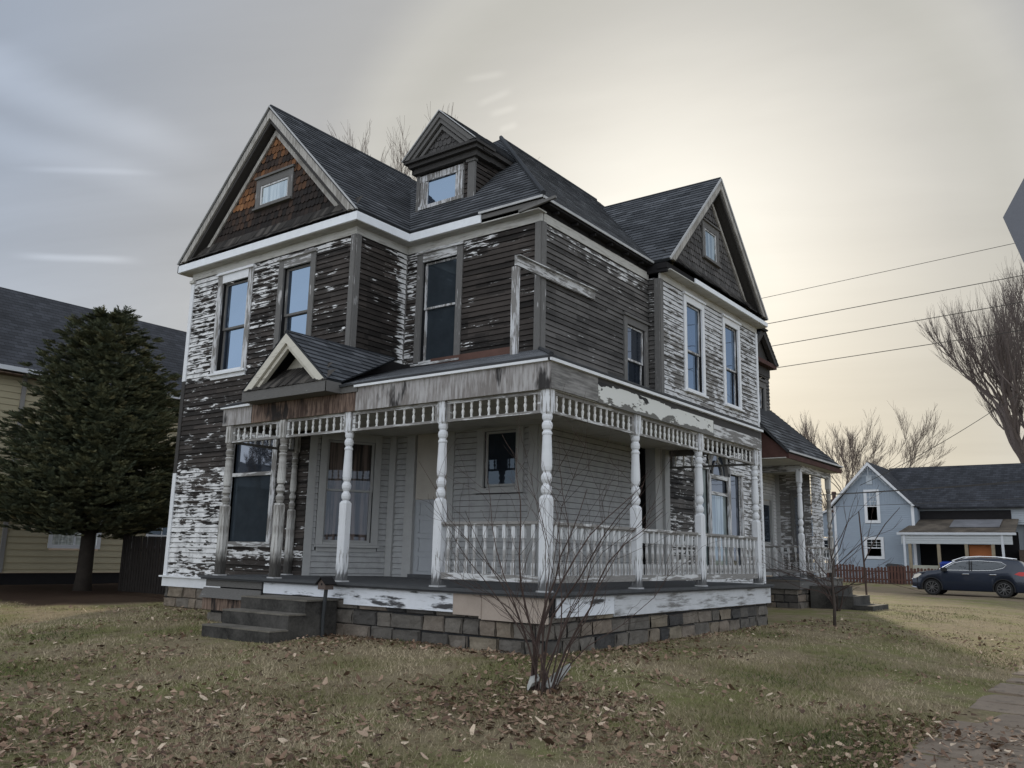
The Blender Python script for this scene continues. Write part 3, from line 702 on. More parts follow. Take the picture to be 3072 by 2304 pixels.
rfpoly(H, [(Exr, Eyf, ZE), (Exr, 4.2, ZE), (FX, 6.6, FZ), (FX, Eyf, FZ)])
rfpoly(H, [(Exl, Eyf, ZE), (FX, Eyf, FZ), (FX, 6.6, FZ), (Exl, 6.6, ZE)])
rfpoly(H, [(Exl, 6.6, ZE), (FX, 6.6, FZ), (FX, 12, FZ), (Exl, 14.0, ZE)])
RY, RZ = 9.93, 10.70
rfpoly(H, [(Exw, Eyr0, ZE), (Exw, RY, RZ), (-5.5, RY, RZ), (-3.2, Eyr0, ZE)])
rfpoly(H, [(Exw, Eyr1, ZE), (-3.2, Eyr1, ZE), (-5.5, RY, RZ), (Exw, RY, RZ)])
# valley fillets (shingles woven round the valleys)
m_ = MB()
m_.tube([(RX+.02, PY-.05, PZ+.01), (Exm+.02, Eym-.02, ZE+.03)], [.05, .05], 6)
m_.build('ridge_cap', M['roof'], H)
for pp in ([(RX, PY, PZ), (RX, 11, PZ)], [(FX, Eyf, FZ), (FX, 5.7, FZ)], [(Exw, RY, RZ), (-5.1, RY, RZ)]): m_ = MB(); m_.tube(pp, .045, 6); m_.build('ridge_cap', M['roof'], H)
# fascias + soffits
m_ = MB()
YP(Eyf).box(m_, Exl, Exr, ZS, ZE-.045, -.03, 0)
XP(Exr).box(m_, Eyf+.03, Eym+.02, ZS, ZE-.045, -.03, 0)
YP(Eym).box(m_, Exr, -3.46, ZS, ZE-.045, -.03, 0)
XP(Exw).box(m_, 8.3, Eyr1, ZS, ZE-.10, -.03, 0); Pl(Exl, 0, 0, 1, -1, 0).box(m_, Eyf, 13.9, ZS, ZE-.045, -.03, 0)
m_.build('fascia', M['fascia'], H)
m_ = MB(); YP(Eym).box(m_, -3.46, Exm, ZS+.07, ZE-.055, -.05, -.02); m_.build('fascia', M['trimGH'], H)
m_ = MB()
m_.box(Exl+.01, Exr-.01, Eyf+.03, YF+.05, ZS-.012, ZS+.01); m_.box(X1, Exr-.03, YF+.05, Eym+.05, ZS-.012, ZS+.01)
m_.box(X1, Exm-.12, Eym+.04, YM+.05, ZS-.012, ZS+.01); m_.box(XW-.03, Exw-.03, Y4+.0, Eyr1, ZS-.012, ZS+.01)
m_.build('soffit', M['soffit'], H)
m_ = MB()
for i in range(6): y_ = 3.3+i*.66; m_.box(X3-.02, Exm-.05, y_, y_+.045, ZS+.06, ZE-.10)
m_.box(X3-.02, Exm-.02, YM, Y4, ZE-.095, ZE-.062)  # this and the boxes below: black slabs painting the open eave's shade
m_.box(X3-.02, X3+.005, YM, Y4, ZS, ZE-.05); m_.box(-2.4, Exw-.1, Eyr0+.02, Eyr0+.12, ZS-.05, ZE-.06); m_.box(XW, Exw-.08, Eyr0, 12.8, ZS+.02, ZE-.06)
m_.build('rafters_and_shade', M['black'], H)
m_ = MB()
m_.beam((Exm+.01, Eym, ZE-.03), (Exm+.01, Eyr0, ZE-.03), .02, .05)
m_.beam((-3.5, Eym-.02, ZE-.02), (Exm, Eym-.02, ZE-.02), .02, .045)
m_.beam((Exr-1.5, Eym-.02, ZE-.02), (Exr-1.5, Eym-.01, ZE-.02), .02, .045)
m_.build('drip_edge', M['metal'], H)
m_ = MB(); m_.beam((-2.50, 2.66, 7.50), (-1.72, 2.70, 7.62), .05, .05); m_.build('loose_lath', M['trimG'], H)
m_ = MB(); m_.beam((-2.15, 2.12, 6.34), (-2.15, 4.72, 6.38), .05, .17); m_.beam((-2.12, 2.12, 6.43), (-2.12, 4.72, 6.47), .11, .02)
m_.build('cantilevered_board', M['trimH'], H)
m_ = MB(); m_.box(-2.25, -2.14, 2.14, 2.24, 4.66, 6.25); m_.build('prop_post', M['trimV'], H)

# --- gables
def scales(mb, pl, z0, z1, span, holes=(), wdt=.13, ex=.155, tonef=None, n0=.012):
    k = 0; z = z0
    while z < z1:
        s0, s1 = span(z+ex*.6); off = (k % 2)*wdt/2; u = math.floor(s0/wdt)*wdt+off
        while u < s1:
            a, b_ = max(u+.004, s0), min(u+wdt-.004, s1)
            if b_-a > .03 and not any(h0 < (a+b_)/2 < h1 and g0 < z+ex/2 < g1 for h0, h1, g0, g1 in holes):
                r = .035; t = tonef(u, z) if tonef else random.random(); nb = n0+.016+random.uniform(0, .008)
                mid = (a+b_)/2; dz = random.uniform(-.012, .012)
                prof = [(a, z+r+dz), (a+(mid-a)*.45, z+.010+dz), (mid, z+dz), (b_-(b_-mid)*.45, z+.010+dz), (b_, z+r+dz)]
                pl.quad(mb, [(x, y, nb) for x, y in prof]+[(b_, z+ex*1.12, n0), (a, z+ex*1.12, n0)], .5, t)
                for i in range(4): pl.quad(mb, [(*prof[i], n0-.005), (*prof[i+1], n0-.005), (*prof[i+1], nb), (*prof[i], nb)], .5, t*.6)
            u += wdt
        z += ex; k += 1
def gable(par, pl, c, zr, hw, slope, ztop_wall, smat, tonef, win, win_glass, over, rk='rake', rk2='darkH', pent='pent'):
    """c: ridge u, zr ridge height, hw half width at eave height ZE, wall plane pl, roof edge 'over' in front"""
    e0 = over
    def rake(n0, n1, off, wd, mt, name, top=0.0):
        m_ = MB()
        for s in (-1, 1):
            zt = zr-off; zb = ZE-.02-off*.0
            # board follows the slope, vertical width wd
            L = hw+.0
            a = (c, zt); b_ = (c+s*(L-off/slope), ZE+.01)
            P = [(a[0], a[1], n1), (b_[0], b_[1], n1), (b_[0], b_[1]-0, n0), (a[0], a[1], n0)]
            q = [(c, zt), (c+s*(hw-off/slope), ZE), (c+s*(hw-off/slope-wd/slope), ZE), (c, zt-wd)]
            if s > 0: q = q[::-1]
            # front face + back + underside
            pl.quad(m_, [(*k_, n1) for k_ in q][::-1] if s > 0 else [(*k_, n1) for k_ in q][::-1])
            pl.quad(m_, [(*k_, n0) for k_ in q])
            i0, i1 = (c, zt-wd), (c+s*(hw-off/slope-wd/slope), ZE)
            o0, o1 = (c, zt), (c+s*(hw-off/slope), ZE)
            pl.quad(m_, [(*i0, n0), (*i1, n0), (*i1, n1), (*i0, n1)]); pl.quad(m_, [(*o0, n0), (*o1, n0), (*o1, n1), (*o0, n1)])
        m_.build(name, M[mt], par)
    rake(e0-.045, e0-.002, .05, .22, rk, 'bargeboard'); rake(e0-.09, e0-.046, .20, .17, rk2, 'rake_moulding')
    rake(.02, .06, .47, .13, rk, 'rake_moulding')
    m_ = MB()   # rake soffit
    for s in (-1, 1):
        pl.quad(m_, [(c, zr-.36, 0), (c+s*(hw-.36/slope), ZE, 0), (c+s*(hw-.36/slope), ZE, e0-.05), (c, zr-.36, e0-.05)])
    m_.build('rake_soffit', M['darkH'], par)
    m_ = MB(); pl.quad(m_, [(c-hw+.3, ZE-.1, .004), (c+hw-.3, ZE-.1, .004), (c, zr-.3, .004)])
    m_.build('gable_backing', M['black'], par)
    m_ = MB(); w0, w1, g0, g1 = win
    scales(m_, pl, 8.08, zr-.6, lambda z: (c-(zr-.56-z)/slope, c+(zr-.56-z)/slope), [(w0-.02, w1+.02, g0-.05, g1+.10)], tonef=tonef)
    m_.build('scale_shingles', M[smat], par)
    # pent skirt of curled shingles at the foot of the gable
    m_ = MB()
    for row, (za, zb_, na, nb) in enumerate(((7.86, 8.12, e0-.10, .02), (7.74, 7.90, e0+.01, e0-.14))):
        u = c-hw+.12+(.1 if row == 0 else 0)
        while u < c+hw-.12:
            wd = random.uniform(.09, .16); u2_ = min(u+wd, c+hw-.12)
            j = random.uniform(0, .022); pl.quad(m_, [(u+.003, za+j*.4, na+j), (u2_-.003, za+random.uniform(0, .012), na+random.uniform(0, .02)), (u2_-.003, zb_, nb), (u+.003, zb_, nb)], .5, random.random())
            u += wd
    pl.quad(m_, [(c-hw+.1, 7.74, e0-.03), (c+hw-.1, 7.74, e0-.03), (c+hw-.4, 8.10, 0), (c-hw+.4, 8.10, 0)], .5, 0)
    m_.build('pent_shingles', M[pent], par)
    window(par, pl, w0, w1, g0, g1, cas=.14, rec=.03, stile=.05, glass=win_glass, mt='trimG', mh='trimGH', mid=g0+.06+.14*0, apron=False)
def toneF(u, z):
    t = .62+.25*mnoise.noise(Vector((u*.9, z*1.2, 0)))+random.uniform(-.22, .22)
    if z < 8.55: t -= .42
    if u > -7.6: t -= .12
    if 9.35 < z < 9.6: t -= .35
    return max(0, min(1, t+.08*(z > 9.7)))
gable(H, F, FX, FZ, 2.955, 1.029, 0, 'scale', toneF, (-8.80, -7.57, 8.60, 9.27), ('glassL', 'glassL'), .26)
gable(H, Wg, RY, RZ, 2.935, 1.009, 0, 'scaleG', None, (9.38, 10.36, 8.56, 9.50), ('glassL', 'glassL'), .32)
m_ = MB()  # metal drip on the rakes
for s in (-1, 1):
    m_.beam((FX, Eyf-.012, FZ-.01), (FX+s*2.955, Eyf-.012, ZE-.01), .022, .05, (0, 1, 0)); m_.beam((Exw+.012, RY, RZ-.01), (Exw+.012, RY+s*2.935, ZE-.01), .05, .022, (1, 0, 0))
m_.build('drip_edge', M['metal'], H)

# --- dormer
DY = 3.60; Dm = YP(DY)
c = MB(); Dm.box(c, -5.92, -4.34, 8.35, 9.50, -.02, 0)
for y_, pl in ((0, Pl(-5.92, 0, 0, 1, -1, 0)), (1, XP(-4.34))): clap(c, pl, DY, 5.0, 8.35, 9.5, [], .9)
clap(c, Dm, -4.66, -4.36, 8.35, 9.45, [], .9)
dm = c.build('dormer', M['clapA'], H)
c = MB(); Dm.box(c, -4.50, -4.32, 8.55, 9.42, 0, .06); Dm.box(c, -4.54, -4.29, 9.36, 9.46, 0, .09); Dm.box(c, -5.96, -5.86, 8.55, 9.42, 0, .05); Dm.box(c, -4.66, -4.62, 8.5, 9.42, 0, .03)
c.build('pilaster', M['trimG'], dm)
c = MB()
Dm.box(c, -5.95, -4.20, 9.42, 9.54, -.3, .16); Dm.box(c, -6.03, -4.12, 9.54, 9.62, -.3, .26); Dm.box(c, -6.10, -4.06, 9.62, 9.68, -.3, .34)
XP(-4.34).box(c, 3.55, 4.9, 9.44, 9.56, 0, .14); XP(-4.34).box(c, 3.55, 4.9, 9.56, 9.66, 0, .24)
Pl(-5.92, 0, 0, 1, -1, 0).box(c, 3.55, 4.9, 9.50, 9.66, 0, .2)
c.build('cornice', M['darkH'], dm)
DC, DZ, DH, DS = -5.09, 10.60, 1.03, .92/1.03
for s in (-1, 1):
    rfpoly(dm, [(DC, 3.24, DZ), (DC+s*DH, 3.24, 9.68), (DC+s*DH, 4.8, 9.68), (DC, 5.7, DZ)], 'roof', .035)
c = MB(); q = YP(3.24)
for (off, wd, n0, n1) in ((.03, .13, -.04, .0), (.17, .10, -.10, -.04), (.30, .10, -.14, -.10)):
    for s in (-1, 1):
        A_ = [(DC, DZ-off), (DC+s*(DH-off/DS), 9.68), (DC+s*(DH-(off+wd)/DS), 9.68), (DC, DZ-off-wd)]
        q.quad(c, [(*k_, n1) for k_ in (A_[::-1] if s > 0 else A_[::-1])]); q.quad(c, [(*A_[3], n0), (*A_[2], n0), (*A_[2], n1), (*A_[3], n1)])
c.build('bargeboard', M['trimGH'], dm)
c = MB(); q.quad(c, [(DC-.9, 9.66, -.17), (DC+.9, 9.66, -.17), (DC, 10.5, -.17)]); c.build('gable_backing', M['black'], dm)
c = MB(); scales(c, q, 9.70, 10.25, lambda z: (DC-(10.28-z)/DS, DC+(10.28-z)/DS), wdt=.12, ex=.14, n0=-.165, tonef=lambda u, z: random.uniform(.0, .5)); c.build('scale_shingles', M['scaleG'], dm)
c = MB()
for s in (-1, 1): c.beam((DC, 3.228, DZ-.005), (DC+s*DH, 3.228, 9.675), .02, .035, (0, 1, 0))
c.build('drip_edge', M['metal'], dm)
w_ = MB(); Dm.box(w_, -5.84, -5.70, 8.62, 9.36, 0, .05); Dm.box(w_, -4.80, -4.66, 8.62, 9.36, 0, .05); Dm.box(w_, -5.86, -4.64, 9.24, 9.38, .0, .055); Dm.box(w_, -5.86, -4.64, 8.60, 8.68, 0, .08)
Dm.box(w_, -5.70, -5.64, 8.68, 9.24, 0, .03); Dm.box(w_, -4.86, -4.80, 8.68, 9.24, 0, .03)
w_.build('window_frame', M['trimV'], dm)
p = MB(); Dm.quad(p, [(-5.66, 8.68, .012), (-4.84, 8.68, .012), (-4.84, 9.24, .012), (-5.66, 9.24, .012)]); p.build('pane', M['glass'], dm)

# --- rear part with small gable
c = MB(); Rr = XP(-2.4)
clap(c, Rr, 12.8, 14.92, 4.4, 6.9, [(13.35, 14.6, 4.95, 6.5)], .75); clap(c, Pl(0, 14.92, 1, 0, 0, 1), -4, -2.4, 4.4, 6.9, [], .7)
c.build('clapboard_wall', M['clapS'], H)
window(H, Rr, 13.40, 14.58, 5.02, 6.35, cas=.15, rec=-.04, glass=('glass', 'glassD'), mt='trimG', mh='trimGH')
GY_, GZ_ = 13.93, 7.90
for s in (-1, 1): rfpoly(H, [(-2.12, GY_, GZ_), (-2.12, GY_+s*1.12, 6.93), (-4.5, GY_+s*1.12, 6.93), (-4.5, GY_, GZ_)], 'roofB')
c = MB(); q = XP(-2.16)
for s in (-1, 1):
    A_ = [(GY_, GZ_-.06), (GY_+s*1.10, 6.90), (GY_+s*.86, 6.90), (GY_, GZ_-.27)]; q.quad(c, [(*k_, .03) for k_ in A_][::-1]); q.quad(c, [(*A_[3], -.1), (*A_[2], -.1), (*A_[2], .03), (*A_[3], .03)])
c.build('bargeboard', M['darkH'], H)
c = MB(); q.box(c, GY_-1.05, GY_+1.05, 6.80, 6.92, -.24, .0); c.build('cornice', M['redwood'], H)
c = MB(); q.quad(c, [(GY_-1, 6.92, -.15), (GY_+1, 6.92, -.15), (GY_, 7.75, -.15)]); q.box(c, GY_-1, GY_+1.0, 6.55, 6.80, -.24, -.19); c.build('gable_backing', M['darkH'], H)
# rear porch
rfpoly(H, [(-2.4, 12.6, 5.5), (-1.22, 12.95, 4.15), (-1.22, 17.65, 4.17), (-2.4, 15.05, 5.62)], 'roofB')
rfpoly(H, [(-2.4, 15.05, 5.62), (-1.22, 17.65, 4.17), (-4.5, 17.65, 4.17), (-4.5, 15.05, 5.62)], 'roofB')
c = MB(); c.face([(-2.6, 12.9, 5.3), (-2.6, 12.9, 4.0), (-1.24, 13.0, 4.0), (-1.24, 13.0, 4.12)]); c.box(-1.28, -1.24, 13., 17.7, 3.98, 4.11); c.box(-3.2, -1.28, 12.98, 13.02, 3.98, 4.1); c.build('shingled_eave', M['redwood'], H)
c = MB(); c.beam((-1.20, 12.95, 4.16), (-1.20, 17.75, 4.18), .02, .045); c.build('drip_edge', M['metal'], H)
c = MB(); c.box(-3.1, -1.52, 14.75, 14.88, 3.80, 4.02); c.box(-1.66, -1.53, 14.88, 17.55, 3.80, 4.02); c.build('porch_beam', M['trimH'], H)
c = MB(); c.box(-3.2, -1.3, 12.9, 17.6, 3.98, 4.0); c.build('porch_ceiling', M['soffit'], H)
c = MB(); RA = XP(-3.2); RB = YP(17.35)
clap(c, RA, 12.8, 17.35, .86, 4.0, [(16.05, 17.0, .86, 3.2)], .1); clap(c, Pl(0, 12.8, 1, 0, 0, -1), -3.2, -2, .86, 1.0, [], .1); clap(c, RB, -3.2, -2.1, .86, 4.0, [(-2.72, -2.30, 1.5, 3.4)], lambda u, z: .52+.15*cn(u, z, 2)); clap(c, XP(-2.1), 17.35, 18.4, .86, 4.0, [], .4)
c.build('clapboard_wall', M['clapW'], H)
c = MB(); RA.box(c, 16.05, 17.0, .9, 3.15, -.08, -.03); RA.box(c, 16.0, 16.12, .86, 3.3, -.02, .04); RA.box(c, 16.9, 17.05, .86, 3.3, -.02, .04); RA.box(c, 16.0, 17.05, 3.15, 3.3, -.02, .05); RB.box(c, -3.2, -3.05, .86, 4, 0, .03)
bd = c.build('back_door', M['greytrim'], H); p = MB(); RA.quad(p, [(16.2, 1.9, -.02), (16.85, 1.9, -.02), (16.85, 3.0, -.02), (16.2, 3.0, -.02)]); p.build('pane', M['glassD'], bd)
window(H, RB, -2.72, -2.30, 1.5, 3.4, cas=.09, glass=('glassB', 'glassB'), mt='trimG', mh='trimGH', sash='trimG', stile=.03)

# ------------------------------------------------------------------ porch
ZF0, ZF1 = 3.50, 3.865
POST = [(0, .082), (.02, .082)]
def post_mesh(mb, x, y, top=ZF0, wd=.15, z0=ZD, half=1.0, rot=0.0):
    h = wd/2
    # lower square block with chamfered arrises
    def octo(z, hh, ch): return [(x+a, y+b_, z) for a, b_ in ((-hh+ch, -hh), (hh-ch, -hh), (hh, -hh+ch), (hh, hh-ch), (hh-ch, hh), (-hh+ch, hh), (-hh, hh-ch), (-hh, -hh+ch))]
    def ring(zs):
        base = len(mb.v); 
        for (z, hh, ch) in zs:
            for p in octo(z, hh, ch): mb.vert(p)
        for i in range(len(zs)-1):
            for j in range(8):
                a = base+i*8+j; b_ = base+i*8+(j+1) % 8; mb.f.append([a, b_, b_+8, a+8]); mb.t.append(0); mb.m.append(0)
        mb.f.append([base+(len(zs)-1)*8+j for j in range(8)]); mb.t.append(0); mb.m.append(0)
        mb.f.append([base+j for j in range(8)][::-1]); mb.t.append(0); mb.m.append(0)
    ring([(z0+.02, h, .022), (z0+1.18, h, .022), (z0+1.215, h*.80, .03)])
    s = wd/.15; z = z0+1.21
    prof = [(0, .048), (.02, .050), (.045, .066), (.085, .073), (.125, .066), (.15, .048), (.17, .046), (.185, .056), (.22, .071), (.26, .073), (.295, .062), (.315, .047), (.33, .05),
            (.35, .062), (.40, .071), (.50, .0705), (.62, .066), (.80, .060), (.84, .059), (.845, .066), (.865, .069), (.885, .060), (.895, .051), (.91, .052), (.93, .066), (.97, .072), (1.01, .066), (1.03, .050), (1.04, .052), (1.06, .064), (1.09, .070), (1.125, .067), (1.145, .05)]
    tt = top-.31-z
    k = tt/1.145
    mb.lathe([(a*k, r*s) for a, r in prof], x, y, 16, z)
    ring([(top-.33, h*.80, .03), (top-.30, h*.96, .012), (top+.06, h*.96, .012)])
posts = []
def post(x, y, mt='post', lean=(0, 0), **kw):
    m_ = MB(); post_mesh(m_, 0, 0, **kw); o = m_.build('porch_post', M[mt], H, org=(0, 0, 0)); o.location = Vector((x, y, 0))-Vector(world_org(H))
    o.rotation_euler = (lean[1], lean[0], 0)
    sh = kw.get('z0', ZD); b_ = MB(); b_.box(-.085, .085, -.085, .085, sh+.0, sh+.02); p = b_.build('post_base', M['metal'], o, org=(0, 0, 0)); p.location = (0, 0, 0)
    return o
FP = [-6.81, -5.335, -3.75, -1.805]
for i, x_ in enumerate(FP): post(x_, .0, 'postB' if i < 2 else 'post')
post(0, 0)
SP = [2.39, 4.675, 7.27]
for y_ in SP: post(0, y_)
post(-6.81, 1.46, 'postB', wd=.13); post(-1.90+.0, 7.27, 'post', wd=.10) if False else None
def spindle_profile(z0, z1):
    L = z1-z0; P = [(0, .020), (.04, .021), (.09, .016), (.12, .013), (.25, .018), (.40, .0245), (.50, .021), (.56, .012), (.60, .013), (.68, .019), (.80, .020), (.90, .015), (.94, .019), (1, .023)]
    return [(a*L, r) for a, r in P]
spm = None
def spindles(par, pts, z0=3.235, z1=3.455):
    global spm
    o0 = world_org(par)
    for (x, y) in pts:
        if spm is None:
            m_ = MB(); m_.lathe(spindle_profile(0, z1-z0), 0, 0, 8); o = m_.build('spindle', M['post_s'], par, smooth=True, org=(0, 0, 0)); spm = o.data
        else:
            o = bpy.data.objects.new('spindle', spm); C.objects.link(o); o.parent = par
        o.location = (x-o0[0], y-o0[1], z0-o0[2])
def frieze(a, b_, n, wear='rail', pad=.085, m0=.17):
    a = Vector(a); b_ = Vector(b_); d = (b_-a).normalized(); a2 = a+d*pad; b2 = b_-d*pad
    m_ = MB(); m_.beam((a2.x, a2.y, 3.475), (b2.x, b2.y, 3.475), .06, .045); m_.beam((a2.x, a2.y, 3.215), (b2.x, b2.y, 3.215), .075, .038)
    for q in (a2, b2):
        e = q+d*(.03 if q is a2 else -.03); m_.box(e.x-.028, e.x+.028, e.y-.028, e.y+.028, 3.235, 3.452)
    o = m_.build('spindle_frieze', M[wear], H)
    L = (b2-a2).length
    spindles(o, [((a2+d*(.12+(L-.24)*(i+.0)/(n-1))).x, (a2+d*(.12+(L-.24)*i/(n-1))).y) for i in range(n)])
frieze((FP[0], 0), (FP[1], 0), 7); frieze((FP[1], 0), (FP[2], 0), 8); frieze((FP[2], 0), (FP[3], 0), 9); frieze((FP[3], 0), (0, 0), 10)
frieze((0, 0), (0, SP[0]), 13); frieze((0, SP[0]), (0, SP[1]), 13); frieze((0, SP[1]), (0, SP[2]), 12)
frieze((FP[0], 0), (FP[0], 1.52), 8, 'trimGH'); frieze((0, SP[2]), (-1.90, SP[2]), 9, 'trimGH')
# porch rails with turned balusters
balm = None
def balusters(par, pts, z0=1.10, z1=1.75):
    global balm
    o0 = world_org(par)
    for (x, y) in pts:
        if balm is None:
            m_ = MB(); h = .026
            m_.box(-h, h, -h, h, 0, .155); m_.box(-h, h, -h, h, .47, z1-z0)
            m_.lathe([(.150, .022), (.165, .025), (.18, .018), (.19, .024), (.205, .016), (.25, .023), (.30, .026), (.36, .021), (.43, .016), (.44, .023), (.455, .018), (.472, .022)], 0, 0, 8)
            o = m_.build('baluster', M['balus'], par, org=(0, 0, 0)); balm = o.data
        else:
            o = bpy.data.objects.new('baluster', balm); C.objects.link(o); o.parent = par
        o.location = (x-o0[0], y-o0[1], z0-o0[2]); o.rotation_euler = (random.gauss(0, .014), random.gauss(0, .014), random.uniform(-.15, .15))
def railing(a, b_, n, z0=1.10, z1=1.75):
    a = Vector(a); b_ = Vector(b_); d = (b_-a).normalized(); a2 = a+d*.075; b2 = b_-d*.075
    m_ = MB(); m_.beam((a2.x, a2.y, z1+.02), (b2.x, b2.y, z1+.02), .10, .038); m_.beam((a2.x, a2.y, z1-.012), (b2.x, b2.y, z1-.012), .05, .025)
    m_.beam((a2.x, a2.y, z0-.045), (b2.x, b2.y, z0-.045), .06, .09)
    o = m_.build('railing', M['rail'], H); L = (b2-a2).length
    tt = [.10+(L-.20)*i/(n-1)+random.gauss(0, .007) for i in range(n)]; balusters(o, [((a2+d*t_).x, (a2+d*t_).y) for t_ in tt], z0, z1)
railing((FP[3], 0), (0, 0), 10); railing((0, 0), (0, SP[0]), 13); railing((0, SP[0]), (0, SP[1]), 12); railing((0, SP[1]), (0, SP[2]), 12)
# fascia boards of the porch
q = YP(-.10); qs = XP(.10)
m_ = MB(); q.box(m_, -3.55, .10, ZF0, ZF1, -.03, 0); q.box(m_, -6.965, -6.15, ZF0, 3.80, -.03, 0); m_.build('porch_fascia', M['ply'], H)
m_ = MB(); q.box(m_, -6.14, -3.56, ZF0, 3.82, -.035, -.006); m_.build('porch_fascia', M['plyB'], H)
m_ = MB(); q.box(m_, -3.88, -3.545, ZF0-.005, 3.87, -.03, .004); q.box(m_, -2.13, -2.00, ZF0+.02, ZF1, -.03, .003) ; m_.build('stain_board', M['black'], H) if False else None
m_ = MB(); qs.box(m_, -.07, 1.12, 3.685, ZF1, -.03, 0); qs.box(m_, -.07, 1.12, ZF0+.01, 3.682, -.03, 0.004); m_.build('porch_fascia', M['greyb'], H)
side_f, nt, b = mat('flaking_fascia_paint'); U, V, _ = uvs(nt)
nA = noise(nt, comb(nt, mth(nt, 'MULTIPLY', U, 2.2), mth(nt, 'MULTIPLY', V, 7.), 1), 1.0, 8, .6); nG = noise(nt, comb(nt, mth(nt, 'MULTIPLY', U, 3.), mth(nt, 'MULTIPLY', V, 9.), 7), 1.0, 6, .65)
pw_ = mth(nt, 'ADD', nA, mth(nt, 'MULTIPLY', mth(nt, 'ABSOLUTE', mth(nt, 'SUBTRACT', V, 3.665)), -1.6))
pm = sstep(nt, pw_, .325, .345); rot = mixc(nt, sstep(nt, mth(nt, 'ADD', nG, mth(nt, 'MULTIPLY', mth(nt, 'SUBTRACT', V, 3.65), 1.2)), .44, .58), (.13, .125, .115), (.012, .011, .011))
lk(nt, mixc(nt, pm, rot, (.60, .60, .57)), b.inputs['Base Color']); b.inputs['Roughness'].default_value = .8; bump(nt, b, mth(nt, 'ADD', pm, nG), .5, .005)
m_ = MB(); qs.box(m_, 1.121, 3.20, ZF0, 3.80, -.03, .006); qs.box(m_, 3.203, 5.10, ZF0, 3.78, -.03, .004); m_.build('porch_fascia', side_f, H)
m_ = MB(); qs.box(m_, 5.103, 7.42, ZF0+.0, 3.72, -.03, .010); m_.build('porch_fascia', M['trimH'], H)
m_ = MB(); qs.box(m_, 1.121, 7.42, 3.70, ZF1, -.03, -.004); m_.build('porch_fascia', M['darkH'], H)
m_ = MB(); YP(7.42).box(m_, -2, .10, ZF0, ZF1, -.03, 0); Pl(-6.965, 0, 0, 1, -1, 0).box(m_, -.07, 1.54, ZF0, 3.85, -.03, 0); m_.build('porch_fascia', M['trimGH'], H)
m_ = MB(); m_.box(-3.56, .13, -.15, -.10, ZF1, 3.915); m_.box(.10, .15, -.15, 7.45, ZF1, 3.91); m_.box(-6.99, -6.15, -.15, -.10, 3.80, 3.84); m_.build('drip_edge', M['white'], H)
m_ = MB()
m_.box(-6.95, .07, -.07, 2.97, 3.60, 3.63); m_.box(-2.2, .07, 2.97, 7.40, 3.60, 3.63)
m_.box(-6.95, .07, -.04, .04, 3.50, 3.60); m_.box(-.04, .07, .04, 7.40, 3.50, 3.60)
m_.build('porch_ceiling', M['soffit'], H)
# porch roof
ER = 3.93
rfpoly(H, [(-3.6, -.16, ER), (.16, -.16, ER), (X3, YM, 4.95), (-5.56, YM, 4.97)], 'roofP', .03, lf=.15)
rfpoly(H, [(.16, -.16, ER), (.16, 7.46, ER), (XW, 7.46, 4.82), (X3, YM, 4.95)], 'roofP', .03, lf=.2)
rfpoly(H, [(-7.0, -.16, 3.85), (-3.6, -.16, ER), (-5.56, YM, 4.97), (-5.56, 1.54, 4.5), (-7.0, 1.54, 4.42)], 'roofP', .03, lf=.15)
m_ = MB(); m_.tube([(.16, -.16, ER+.01), (X3, YM, 4.97)], .035, 6); m_.build('hip_cap', M['roofB'], H)
m_ = MB(); m_.box(-4.75, -2.75, 2.90, 2.985, 4.93, 5.06); m_.build('flashing', M['rust'], H)
m_ = MB(); Mn.box(m_, X1, -4.75, 4.6, 5.03, 0, .05); XP(X1).box(m_, YF, YM, 4.6, 5.05, 0, .05); m_.build('flashing', M['black'], H)
# small gable over the steps
gx, gz, gh = -4.95, 4.90, 1.06
m_ = MB()
for s in (-1, 1):
    ap_ = Vector((gx, -.42, gz)); rd_ = Vector((-.38, 2.92, .14)); sd_ = Vector((s*gh, 0, 3.99-gz))
    P = [ap_, ap_+sd_, ap_+sd_+rd_*(.12 if s > 0 else .5), ap_+rd_]
    a, b_, c_ = [Vector(t) for t in P[:3]]; n = (b_-a).cross(c_-a)
    if n.z < 0: P = P[::-1]; n = -n
    m_.slab(P, n, .03); courses(m_, P, n.normalized(), .15)
m_.tube([(gx, -.42, gz), (gx-.38, 2.5, 5.05)], .03, 6)
pg = m_.build('entry_gable', M['roof'], H)
m_ = MB(); q2 = YP(-.42); sl = (gz-3.99)/gh
for off, wd, n0, n1 in ((.025, .17, -.05, 0), (.20, .08, -.12, -.05)):
    for s in (-1, 1):
        A_ = [(gx, gz-off), (gx+s*(gh-off/sl), 3.99), (gx+s*(gh-(off+wd)/sl), 3.99), (gx, gz-off-wd)]
        q2.quad(m_, [(*k_, n1) for k_ in A_][::-1]); q2.quad(m_, [(*A_[3], n0), (*A_[2], n0), (*A_[2], n1), (*A_[3], n1)])
m_.build('bargeboard', M['cream'], pg)
m_ = MB(); q2.box(m_, gx-gh, gx+gh, 3.80, 3.97, -.30, 0); XP(gx+gh-.0).box(m_, -.42, -.1, 3.80, 3.96, -.02, .002); q2.box(m_, gx+gh-.02, gx+gh+.38, 3.80, 3.93, -.34, -.30)
m_.build('entablature', M['trimGH'], pg)
m_ = MB(); q2.quad(m_, [(gx-.9, 3.95, -.38), (gx+.9, 3.95, -.38), (gx, 4.7, -.38)]); q2.box(m_, gx-.02, gx+.02, 3.95, 4.65, -.38, -.36); q2.box(m_, gx+.30, gx+.33, 3.95, 4.4, -.38, -.365)
m_.build('tympanum', M['cream'], pg)
m_ = MB()
